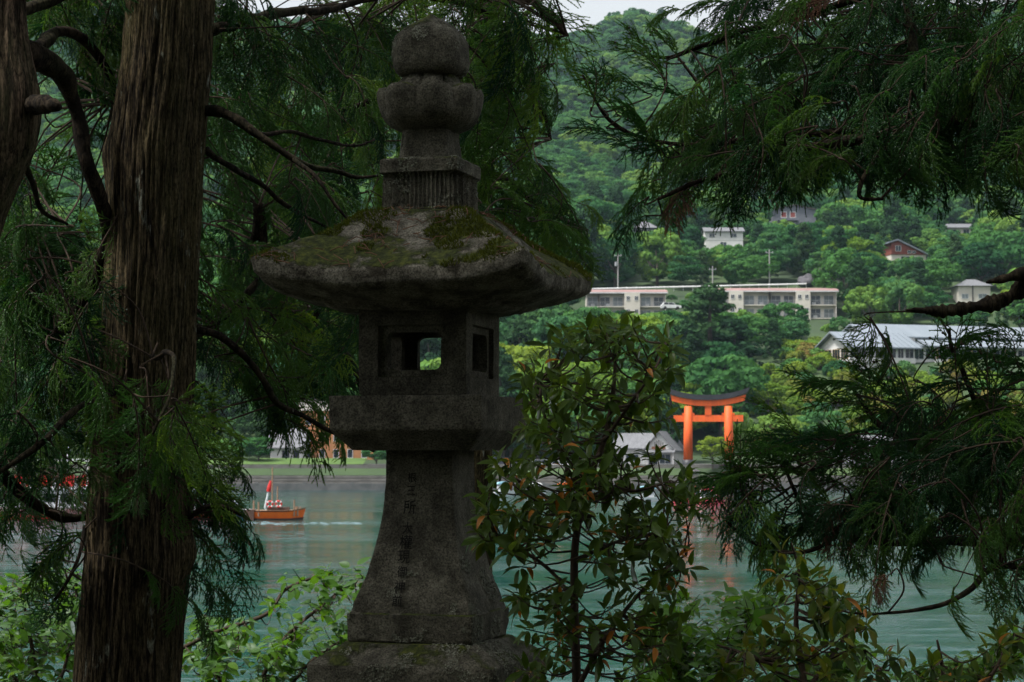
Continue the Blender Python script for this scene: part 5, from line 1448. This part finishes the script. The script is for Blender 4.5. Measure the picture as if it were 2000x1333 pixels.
cedar(base, 'leaning reddish cedar trunk with a snapped stub at the left edge', lean_trunk, [
    [(40, 110, 8.0, 30), (90, 120, 8.1, 26), (130, 160, 8.2, 19), (155, 240, 8.3, 16), (175, 330, 8.3, 15), (205, 420, 8.4, 14), (208, 490, 8.5, 12), (170, 570, 8.6, 10), (110, 650, 8.7, 6)],
    [(60, 100, 8.0, 14), (140, 60, 8.4, 11), (210, 150, 8.6, 8), (222, 200, 8.7, 5)],
    [(20, 30, 8.0, 14), (120, -10, 8.3, 12), (210, -40, 8.6, 9)],
    [(30, 280, 7.9, 8), (60, 340, 8.0, 6), (75, 400, 8.2, 5), (130, 440, 8.4, 3)],
], [
    ((70, -20, 250, 110), 26, (8.3, 9.6), (0.6, 0.9), (0.1, 0.5), (7, 8, 9)),
    ((150, 120, 225, 330), 9, (8.8, 9.6), (0.45, 0.7), (0.2, 0.5), (0, 3)),
    ((-10, 320, 150, 470), 14, (8.4, 9.6), (0.45, 0.75), (0.1, 0.3), (0, 5, 3)),
    ((-20, 430, 210, 640), 32, (8.6, 10.0), (0.5, 0.85), (0.0, 0.35), (7, 9, 3, 10)),
], 5, light=0.2)

# cedar standing behind the lantern: the curtain of hanging twigs
base = P(905, 1500, 12.2); base.z = bank_z(base.x, 12.2)
thin_trunk = bark_trunk([(-900, 925, 965), (0, 912, 964), (400, 905, 962), (900, 900, 960), (1400, 890, 962), (1560, 880, 972)], 12.2, 'bark', around=60, dz=0.06)
cedar(base, 'slender cedar with hanging twigs directly behind the stone lantern', thin_trunk, [
    [(940, 330, 12.2, 9), (1000, 360, 11.9, 7), (1080, 420, 11.6, 5), (1150, 450, 11.4, 3)],
    [(935, 110, 12.2, 10), (1000, 130, 11.8, 8), (1060, 220, 11.5, 5), (1075, 270, 11.4, 3)],
    [(935, 20, 12.2, 10), (1010, 0, 11.6, 8), (1080, 30, 11.2, 5), (1110, 70, 11.0, 3)],
    [(930, 200, 12.2, 10), (840, 160, 11.6, 8), (740, 190, 11.3, 6), (640, 230, 11.2, 4)],
    [(930, 520, 12.2, 8), (800, 480, 11.8, 7), (640, 560, 11.6, 5), (560, 640, 11.4, 3)],
], [
    (((900, -10), (1085, -10), (1110, 90), (1060, 260), (1075, 330), (900, 330)), 52, (10.4, 12.0), (0.75, 1.1), (0.45, 0.8), (1, 4, 8, 8)),
    (((930, 330), (1080, 340), (1160, 430), (1150, 490), (1000, 470), (930, 400)), 28, (10.6, 12.0), (0.6, 0.95), (0.7, 0.25), (0, 7, 9, 3)),
    ((1030, 0, 1110, 80), 5, (10.2, 11.0), (0.6, 0.8), (0.6, 0.9), (4, 1)),
    ((690, 0, 940, 330), 40, (11.2, 13.0), (0.9, 1.2), (-0.2, 0.6), (7, 8, 9)),
    ((450, 180, 720, 640), 46, (11.6, 13.4), (0.9, 1.2), (-0.4, 0.5), (7, 8, 9)),
    ((560, 560, 720, 700), 9, (11.4, 12.6), (0.8, 1.0), (-0.3, 0.5), (8, 9)),
], 9, light=0.6)

# cedar beyond the right edge: upper and lower limbs reach into the view
base = P(2440, 1500, 8.6); base.z = bank_z(base.x, 8.6)
right_trunk = bark_trunk([(-700, 2330, 2480), (0, 2320, 2490), (700, 2310, 2495), (1333, 2300, 2500), (1640, 2280, 2520)], 8.6, 'bark', around=110, dz=0.04)
UL, LU = (-0.85, 0.1), (-0.75, -0.35)
cedar(base, 'cedar outside the right edge whose dark limbs spread across the view', right_trunk, [
    [(2330, 60, 8.6, 26), (2150, 110, 8.3, 22), (1990, 160, 8.1, 18), (1850, 235, 8.0, 14), (1700, 268, 7.9, 11), (1540, 300, 7.8, 9), (1400, 345, 7.8, 6), (1290, 385, 7.8, 3)],
    [(1760, 250, 7.95, 8), (1600, 262, 8.1, 7), (1480, 268, 8.2, 6), (1340, 285, 8.3, 4), (1215, 250, 8.4, 4), (1165, 200, 8.4, 3), (1140, 150, 8.4, 2)],
    [(2300, -250, 8.6, 20), (2000, -140, 8.5, 16), (1790, -60, 8.4, 13), (1785, 60, 8.3, 11), (1800, 125, 8.2, 8), (1850, 160, 8.1, 6)],
    [(1790, -40, 8.4, 10), (1600, 20, 8.6, 8), (1450, 60, 8.8, 6), (1320, 110, 8.9, 4), (1270, 110, 8.9, 2)],
    [(1850, 235, 8.0, 9), (1920, 240, 7.9, 8), (1960, 270, 7.8, 6), (1985, 330, 7.8, 4)],
    [(1760, 255, 7.95, 7), (1700, 320, 7.8, 6), (1680, 380, 7.7, 4), (1730, 390, 7.7, 3)],
], [
    (((1400, -20), (1700, -20), (1700, 240), (1330, 230), (1290, 110)), 58, (8.0, 9.6), (0.5, 0.85), UL, (0, 3, 7, 9)),
    ((1700, -20, 2020, 260), 76, (7.6, 9.4), (0.65, 1.0), (-0.5, 0.35), (7, 8, 9, 1)),
    (((1280, 180), (1420, 170), (1700, 260), (1640, 330), (1420, 330), (1300, 380), (1250, 330)), 42, (7.7, 8.8), (0.5, 0.8), UL, (0, 3, 7, 9)),
    (((1120, 130), (1200, 130), (1290, 250), (1280, 320), (1170, 270)), 8, (8.0, 8.6), (0.5, 0.7), (-0.5, -0.55), (2, 5, 0)),
    ((1230, 80, 1330, 190), 4, (8.5, 9.0), (0.5, 0.7), (-0.5, -0.5), (2, 5)),
    ((1200, 360, 1330, 430), 4, (7.6, 7.9), (0.45, 0.6), (-0.5, 0.6), (1, 4)),
    ((1410, 350, 1480, 400), 4, (7.6, 7.9), (0.5, 0.65), (-0.15, 0.9), (1, 4)),
    ((1480, 275, 1760, 335), 24, (7.5, 8.4), (0.5, 0.8), (-0.3, 0.7), (0, 1, 4)),
    ((1740, 220, 1900, 345), 18, (7.5, 8.4), (0.5, 0.8), (0.1, 0.85), (0, 1, 4)),
    ((1930, 240, 2020, 385), 13, (7.4, 8.0), (0.5, 0.75), (0.1, 0.8), (1, 4)),
], 13)
base = P(2500, 1500, 8.2); base.z = bank_z(base.x, 8.2)
low_trunk = bark_trunk([(300, 2440, 2500), (800, 2420, 2520), (1333, 2410, 2530), (1640, 2400, 2545)], 8.2, 'bark', around=80, dz=0.04)
cedar(base, 'young cedar outside the lower right edge with drooping twigs over the lake', low_trunk, [
    [(2340, 1000, 8.6, 22), (2150, 1040, 8.3, 16), (2000, 1054, 8.1, 11), (1850, 1057, 8.0, 9), (1720, 1062, 7.9, 7), (1640, 1045, 7.9, 5), (1560, 975, 8.0, 4), (1535, 900, 8.0, 3)],
    [(2340, 1060, 8.6, 14), (2120, 1080, 8.0, 10), (2000, 1105, 7.7, 7), (1930, 1116, 7.6, 6), (1870, 1168, 7.5, 5), (1780, 1195, 7.4, 4), (1690, 1205, 7.4, 2)],
    [(2320, 800, 8.6, 18), (2100, 840, 8.4, 13), (1950, 850, 8.3, 10), (1820, 860, 8.2, 8), (1720, 830, 8.2, 6), (1660, 760, 8.2, 3)],
    [(1950, 850, 8.3, 8), (1900, 780, 8.3, 6), (1870, 700, 8.3, 4), (1855, 640, 8.3, 3)],
    [(1640, 1045, 7.9, 5), (1560, 1085, 7.8, 4), (1470, 1060, 7.8, 4), (1420, 1010, 7.8, 3)],
], [
    (((1600, 740), (1700, 710), (1830, 830), (1760, 960), (1560, 960)), 26, (7.9, 8.8), (0.5, 0.8), LU, (2, 5, 10, 0)),
    (((1830, 640), (1900, 610), (2010, 640), (2010, 800), (1830, 790)), 12, (7.9, 8.6), (0.55, 0.85), (-0.3, -0.6), (2, 5, 0, 3)),
    ((1780, 760, 2020, 960), 40, (7.6, 8.8), (0.6, 0.95), (-0.6, 0.2), (7, 8, 9, 0)),
    ((1560, 940, 1800, 1040), 26, (7.6, 8.4), (0.5, 0.8), (-0.7, 0.2), (0, 9, 3)),
    (((1400, 880), (1540, 820), (1560, 960), (1420, 980)), 14, (7.8, 8.4), (0.5, 0.75), (-0.75, -0.3), (2, 3, 0)),
    ((1380, 960, 1560, 1080), 17, (7.6, 8.1), (0.5, 0.75), (-0.5, 0.5), (0, 1, 4)),
    ((1600, 1000, 2020, 1085), 30, (7.4, 8.4), (0.5, 0.8), (-0.4, 0.6), (0, 8, 4)),
    ((1700, 1150, 1990, 1190), 5, (7.3, 7.6), (0.4, 0.55), (-0.4, 0.7), (1, 4)),
], 13, light=0.2)
# snapped mossy limb at the right edge, hanging on the same side
o = P(2060, 540, 7.2)
t = thing('dead_branch', o, 'bare broken mossy branch pointing left above the grey-roofed hall', 'branch')
p_, r_ = smooth_path([P(a, b, 7.2 + max(0, (a - 2060) / 270)) for a, b in ((2430, 360), (2250, 440), (2060, 520), (2000, 562), (1955, 588), (1900, 600), (1840, 608), (1800, 606), (1768, 606))], [0.055, 0.05, 0.042, 0.034, 0.028, 0.024, 0.021, 0.013, 0.002], 24)
V, F = tube_vf([p - o for p in p_], [r * (1 + 0.45 * mnoise.noise(p * 22) + 0.35 * mnoise.noise(p * 70)) for p, r in zip(p_, r_)], 16); mobj('limb', V, F, M['limb'], t, True)
p_, r_ = smooth_path([P(a, b, 7.15) for a, b in ((2090, 508), (2040, 526), (2000, 534), (1960, 545), (1926, 552))], [0.034, 0.030, 0.024, 0.018, 0.004], 10)
V, F = tube_vf([p - o for p in p_], [r * (1 + 0.4 * mnoise.noise(p * 24)) for p, r in zip(p_, r_)], 10); mobj('side_limb', V, F, M['limb'], t, True)
print('sprays', SPRAY_TOTAL)

# ------------------------------------------------------------------ crowns overhead, and unseen cedars added around the viewer to shade the foreground
def clump_vf(rng, n=26):
    V, F = [], []
    for i in range(n):
        a = rng.uniform(0, 6.283); p = np.array([rng.uniform(-.35, .35), rng.uniform(-.35, .35), rng.uniform(-.1, .1)]); d = np.array([math.cos(a), math.sin(a), rng.uniform(-0.7, 0.1)]); s = np.array([-math.sin(a), math.cos(a), rng.uniform(-.3, .3)])
        L = rng.uniform(0.3, 0.6); w = rng.uniform(0.02, 0.05); b = len(V)
        V += [p - s * w, p + s * w, p + d * L * 0.6 + s * w * 1.2 + [0, 0, -.03], p + d * L + [0, 0, -.16], p + d * L * 0.6 - s * w * 1.2 + [0, 0, -.03]]; F += [(b, b+1, b+2), (b, b+2, b+4), (b+4, b+2, b+3)]
    return np.array(V), np.array(F)
CL = [clump_vf(np.random.default_rng(50 + k)) for k in range(4)]
def in_view(p, m=260):
    if math.dist((p[0], p[1], p[2]), (0, 0, CAMZ)) < 3.4: return True
    q = to_px(p)
    if q is None: return False
    if q[2] < 2.5: return abs(p[0]) < 2.5 and abs(p[2] - CAMZ) < 2.5
    m = 1.35 * FPX / q[2] + 40
    return -m < q[0] < 2000 + m and -m < q[1] < 1333 + m
def upper_crown(parent, L0, cx, cy, z0, z1, rad, n, seed):
    rng = np.random.default_rng(seed); VV, FF = [], []; b = 0; k = 0
    while k < n:
        h = rng.uniform(0, 1); z = z0 + (z1 - z0) * h; rr_ = rad * (1 - 0.75 * h) * math.sqrt(rng.uniform(0.05, 1)); a = rng.uniform(0, 6.283)
        p = np.array([cx + rr_ * math.cos(a), cy + rr_ * math.sin(a), z - 0.15 * rr_]); k += 1
        if in_view(p): continue
        V, F = CL[rng.integers(4)]; s = rng.uniform(0.9, 1.7); th = rng.uniform(0, 6.283); c, s_ = math.cos(th), math.sin(th)
        Rm = np.array([[c, -s_, 0], [s_, c, 0], [0, 0, 1]]) * s
        VV.append(V @ Rm.T + p - np.array(L0)); FF.append(F + b); b += len(V)
    tag(mobj('upper_foliage', np.concatenate(VV), np.concatenate(FF), M['needle'], parent), kind='stuff')
cedars = [o for o in COL.objects if o.name.startswith('cedar_tree')]
for k, (o, rad, z0) in enumerate(zip(cedars, (5.5, 5.0, 1.0, 5.5), (6.8, 6.4, 9.5, 6.4))):
    upper_crown(o, o.location, o.location.x, o.location.y, z0, 19, rad, 38 if rad > 2 else 12, 70 + k)
SHADE_GROVE = [(-5.5, 2.5), (-1.6, -3.2), (2.6, -4.6), (-6.5, -5.5), (7.0, -5.0), (0.4, -9.5), (-4.2, -11), (5.0, -11), (-10, 0.5), (-13, -6), (13, -6), (0, -16), (-8, -16), (8, -16)]  # unseen trees, placed and thickened to keep light off the lantern front
for k, (x, y) in enumerate(SHADE_GROVE):
    z = bank_z(x, y)
    t = thing('cedar_tree', (x, y, z), 'unseen grove cedar added around the viewer for shade', 'tree', 'unseen cedars added for shade')
    V, F = tube_vf([(0, 0, -0.4), (0.05, 0, 3), (0.1, 0.05, 9), (0.1, 0, 19)], [0.36, 0.28, 0.2, 0.05], 20); mobj('trunk', V, F, M['bark'], t, True)
    upper_crown(t, (x, y, z), x, y, 3.6 if y < 0 else 7.0, 19 if y > 0 else 15, 4.6, 620 if y < 0 else 70, 90 + k)
# ------------------------------------------------------------------ broadleaf sapling and lakeside bushes
def leaf_mesh(L, W, fold, bend, mat, name='leaf', round_=False):
    us = (0, 0.12, 0.3, 0.52, 0.75, 0.92, 1.0)
    ws = (0.04, 0.55, 0.92, 1.0, 0.70, 0.26, 0.0) if not round_ else (0.05, 0.75, 1.0, 0.95, 0.62, 0.22, 0.0)
    V, F = [], []
    for u, w in zip(us, ws):
        z = -bend * L * u * u; V += [(-W / 2 * w, u * L, z + fold * W * w), (0, u * L, z), (W / 2 * w, u * L, z + fold * W * w)]
    for i in range(len(us) - 1):
        a = 3 * i; F += [(a, a+1, a+4, a+3), (a+1, a+2, a+5, a+4)]
    V += [(-0.0012, -L * 0.16, 0), (0.0012, -L * 0.16, 0)]; n = len(V); F.append((n-2, n-1, 1))
    return new_mesh(name, V, F, mat, True)
LEAF = {'dark': [leaf_mesh(0.088, 0.036, 0.16, 0.18, M['leaf_dark']), leaf_mesh(0.075, 0.032, 0.22, 0.35, M['leaf_dark']), leaf_mesh(0.10, 0.038, 0.12, 0.10, M['leaf_dark'])],
        'orange': [leaf_mesh(0.07, 0.028, 0.3, 0.5, M['leaf_orange'])],
        'bright': [leaf_mesh(0.072, 0.048, 0.10, 0.12, M['leaf_bright'], round_=True), leaf_mesh(0.060, 0.042, 0.14, 0.2, M['leaf_bright'], round_=True), leaf_mesh(0.085, 0.054, 0.08, 0.1, M['leaf_bright'], round_=True)]}

def bush(base_px, Y, name, label, stems, regions, per, kinds, seed, lscale=1.0, orange=0.0, whorl=True, stem_mat='twig', limit=290):
    rr = random.Random(seed)
    b = P(base_px[0], base_px[1], Y); b.z = bank_z(b.x, Y)
    t = thing(name, b, label, 'sapling' if name == 'sapling' else 'bush')
    nodes = []; stem_objs = []
    for st in stems:
        pts, rad = smooth_path([P(x, y, Y + dy) for x, y, dy, r in st], [r * Y / FPX for x, y, dy, r in st], 7)
        V, F = tube_vf([p - b for p in pts], rad, 8); so = mobj('stem', V, F, M[stem_mat], t, True); stem_objs.append((so, MB()))
        for p in pts: nodes.append((p, len(stem_objs) - 1))
    leaves = []
    for shape, num, dy in regions:
        k = 0
        while k < num:
            px, py = rr.uniform(shape[0], shape[2]), rr.uniform(shape[1], shape[3])
            ux, uy = (px - (shape[0] + shape[2]) / 2) / (shape[2] - shape[0]) * 2, (py - (shape[1] + shape[3]) / 2) / (shape[3] - shape[1]) * 2
            if ux * ux + uy * uy > 1.15: continue
            if name == 'sapling' and px > 1225 and 825 < py < 910 and rr.random() < 0.85: continue
            k += 1
            T = P(px, py, Y + rr.uniform(-dy, dy))
            Q, si = min(nodes, key=lambda n_: (n_[0] - T).length_squared + max(0, n_[0].z - T.z) * 0.2)
            d = (T - Q); mid = Q.lerp(T, 0.5) + Vector((rr.gauss(0, .02), rr.gauss(0, .02), -0.12 * d.length))
            pth, rad = smooth_path([Q, mid, T], [0.0032 * lscale + 0.002, 0.0028, 0.0016], 4)
            stem_objs[si][1].tube([p - b for p in pth], rad, 5)
            ad = (T - mid).normalized()
            n = rr.randint(*per)
            for j in range(n):
                if whorl:
                    a = 2.4 * j + rr.uniform(-.4, .4); off = -0.006 * j
                    sx = ad.cross(Vector((0.2, 1, 0.1))).normalized(); sy = ad.cross(sx)
                    out = (sx * math.cos(a) + sy * math.sin(a)) * 0.9 + ad * rr.uniform(0.15, 0.8) + Vector((0, 0, rr.uniform(-0.35, 0.15)))
                    pos = T + ad * off
                else:
                    f = rr.uniform(0.15, 1.0); pos = Q.lerp(T, f) + Vector((rr.gauss(0, .03), rr.gauss(0, .03), rr.gauss(0, .025)))
                    out = Vector((rr.gauss(0, 1), rr.gauss(0, 0.7), rr.gauss(-0.25, 0.35)))
                out.normalize(); upv = Vector((rr.gauss(0, 0.3), rr.gauss(-0.2, 0.35), 1)); zz = (upv - out * upv.dot(out))
                if zz.length < 0.05: continue
                zz.normalize(); xx = out.cross(zz)
                kd = 'orange' if rr.random() < orange * (0.15 if name == 'sapling' and py < 860 else 1.6) else rr.choice(kinds)
                s = lscale * rr.uniform(0.6, 1.2)
                m4 = Matrix.Translation(pos - b + out * 0.012 * s) @ Matrix((xx, out, zz)).transposed().to_4x4() @ Matrix.Scale(s, 4)
                leaves.append((kd, rr.randrange(len(LEAF[kd])), m4, si))
    for so, mb in stem_objs:
        if mb.v: tag(mb.build('twigs', M[stem_mat], so), kind='stuff')
    rr.shuffle(leaves)
    for kd, v, m4, si in leaves[:limit]:
        lo = bpy.data.objects.new('leaf', LEAF[kd][v]); COL.objects.link(lo); lo.parent = stem_objs[si][0]; lo.matrix_local = m4
    rest = {}
    for kd, v, m4, si in leaves[limit:]:
        rest.setdefault(kd, []).append((LEAF[kd][v], m4))
    for kd, lst in rest.items():
        VV, FF = [], []; o_ = 0
        for me, m4 in lst:
            co_ = np.array([v.co for v in me.vertices]); A = np.array(m4); VV.append(co_ @ A[:3, :3].T + A[:3, 3])
            for p in me.polygons: FF.append(tuple(i + o_ for i in p.vertices))
            o_ += len(co_)
        fo = mobj('foliage', np.concatenate(VV), FF, me.materials[0], t, True); tag(fo, kind='stuff')
    print(name, len(leaves))

bush((1126, 1480), 6.1, 'sapling', 'evergreen sapling with pointed glossy leaves right of the stone lantern', [
    [(1124, 1560, 0, 11), (1126, 1333, 0, 9), (1122, 1180, 0, 8), (1124, 1060, 0, 7.5), (1146, 950, 0, 6.5), (1180, 860, 0, 5.5), (1196, 780, 0, 4.5), (1202, 700, 0, 3), (1200, 660, 0, 2)],
    [(1124, 1180, 0, 5), (1080, 1120, 0.1, 4), (1030, 1082, 0.1, 3.5), (975, 1050, 0.1, 2.5)],
    [(1128, 1345, 0, 6), (1180, 1250, -0.1, 5), (1240, 1170, -0.1, 4), (1300, 1110, -0.1, 3), (1340, 1085, -0.1, 2)],
    [(1140, 970, 0, 4.5), (1090, 880, 0.1, 4), (1060, 800, 0.1, 3), (1055, 740, 0.1, 2)],
    [(1178, 865, 0, 4), (1230, 790, -0.1, 3.5), (1280, 720, -0.1, 2.5), (1300, 670, 0, 2)],
    [(1150, 940, 0, 4), (1230, 960, -0.1, 3), (1310, 940, -0.1, 2.5)],
    [(1122, 1100, 0, 4), (1200, 1060, -0.1, 3), (1290, 1040, 0.1, 2)],
    [(1130, 1010, 0, 4), (1050, 960, 0.1, 3), (980, 920, 0.1, 2)],
], [((1040, 640, 1330, 790), 39, 0.35), ((1020, 690, 1110, 800), 11, 0.3), ((1110, 620, 1300, 700), 15, 0.3), ((1080, 760, 1330, 900), 28, 0.35), ((1010, 790, 1110, 900), 11, 0.3), ((935, 880, 1150, 1050), 51, 0.35), ((1130, 880, 1360, 1060), 55, 0.35),
    ((930, 990, 1100, 1110), 17, 0.3), ((1150, 1030, 1360, 1160), 28, 0.35), ((1000, 1130, 1130, 1260), 17, 0.3), ((1130, 1180, 1340, 1340), 28, 0.3), ((1010, 1230, 1130, 1340), 12, 0.3)], (6, 9), ('dark',), 21, 0.64, 0.045)
bush((1590, 1500), 6.6, 'evergreen_bush', 'dark glossy evergreen bush below the right cedar twigs', [
    [(1590, 1540, 0, 9), (1570, 1333, 0, 7), (1555, 1220, 0, 5), (1560, 1120, 0, 3), (1545, 1060, 0, 2)], [(1575, 1350, 0, 5), (1640, 1260, 0.1, 4), (1680, 1200, 0.1, 2)], [(1575, 1360, 0, 5), (1480, 1290, -0.1, 4), (1400, 1260, -0.1, 2)],
], [((1480, 1130, 1690, 1290), 34, 0.35), ((1500, 1050, 1590, 1150), 6, 0.2), ((1400, 1260, 1640, 1350), 16, 0.35), ((1600, 1180, 1700, 1340), 12, 0.3)], (5, 8), ('dark',), 23, 0.72, 0.012)
bush((1850, 1520), 6.9, 'evergreen_bush', 'low dark evergreen bush along the lower right edge', [
    [(1850, 1560, 0, 9), (1850, 1400, 0, 6), (1840, 1300, 0, 4), (1830, 1250, 0, 2)], [(1850, 1430, 0, 5), (1930, 1330, 0, 4), (1980, 1240, 0, 2)], [(1850, 1440, 0, 5), (1760, 1360, 0, 4), (1710, 1300, 0, 2)],
], [((1690, 1265, 1880, 1360), 17, 0.3), ((1850, 1245, 2020, 1360), 18, 0.3), ((1950, 1210, 2020, 1300), 5, 0.2)], (5, 8), ('dark',), 25, 0.72, 0.02)
bush((60, 1600), 12.5, 'lakeside_bush', 'bright green leafy bush at the lower left edge', [
    [(70, 1640, 0, 6), (80, 1400, 0, 5), (60, 1250, 0, 4), (40, 1150, 0, 2)], [(80, 1450, 0, 4), (140, 1250, 0, 3), (150, 1120, 0, 2)], [(80, 1420, 0, 4), (10, 1280, 0, 3), (-20, 1150, 0, 2)]],
     [((-20, 1110, 170, 1240), 50, 0.8), ((-20, 1200, 190, 1350), 85, 0.8), ((100, 1095, 175, 1160), 8, 0.5)], (6, 9), ('bright',), 27, 1.0, 0, False)
bush((560, 1600), 12.0, 'lakeside_bush', 'bright green spreading bush between the big cedar and the lantern', [
    [(470, 1640, 0, 6), (440, 1400, 0, 5), (420, 1280, 0, 3), (400, 1200, 0, 2)], [(460, 1450, 0, 5), (540, 1270, 0, 4), (620, 1190, 0, 3), (700, 1130, 0, 2)], [(490, 1450, 0, 4), (600, 1300, 0, 3), (690, 1240, 0, 2)], [(330, 1280, 0, 4), (420, 1235, 0, 4), (520, 1200, 0, 4), (560, 1150, 0, 3), (640, 1120, 0, 2)]],
     [((350, 1200, 560, 1350), 80, 0.8), ((530, 1120, 730, 1250), 38, 0.7), ((520, 1220, 700, 1350), 52, 0.8), ((560, 1100, 720, 1150), 8, 0.5)], (5, 8), ('bright',), 29, 1.0, 0, False)
bush((1330, 1600), 12.0, 'lakeside_bush', 'bright green bush behind the dark evergreens at lower right', [
    [(1330, 1640, 0, 6), (1330, 1400, 0, 5), (1310, 1260, 0, 3), (1290, 1190, 0, 2)], [(1330, 1450, 0, 5), (1420, 1300, 0, 3), (1470, 1180, 0, 2)], [(1340, 1460, 0, 5), (1520, 1350, 0, 3), (1690, 1270, 0, 2)], [(1340, 1470, 0, 5), (1700, 1400, 0, 4), (1960, 1290, 0, 2)]],
     [((1210, 1190, 1420, 1350), 118, 0.8), ((1330, 1150, 1500, 1320), 90, 0.8), ((1500, 1080, 1570, 1180), 13, 0.5), ((1640, 1230, 1720, 1350), 19, 0.6), ((1440, 1250, 1680, 1350), 70, 0.6), ((1940, 1220, 2020, 1340), 22, 0.6), ((1700, 1275, 1960, 1350), 64, 0.5)], (6, 9), ('bright',), 31, 1.05, 0, False)

# ------------------------------------------------------------------ hazy air over the lake
m = bpy.data.materials.new('haze'); nt, ns, ls = nodes_of(m)
o_ = ns.new('ShaderNodeOutputMaterial'); v_ = ns.new('ShaderNodeVolumePrincipled')
v_.inputs['Color'].default_value = (0.60, 0.80, 1.0, 1); v_.inputs['Density'].default_value = 0.00006; v_.inputs['Anisotropy'].default_value = 0.2
ls.new(v_.outputs[0], o_.inputs['Volume'])
mb = MB().box(-700, 700, -60, 2450, -4, 420)
tag(mb.build('haze', m), kind='stuff')
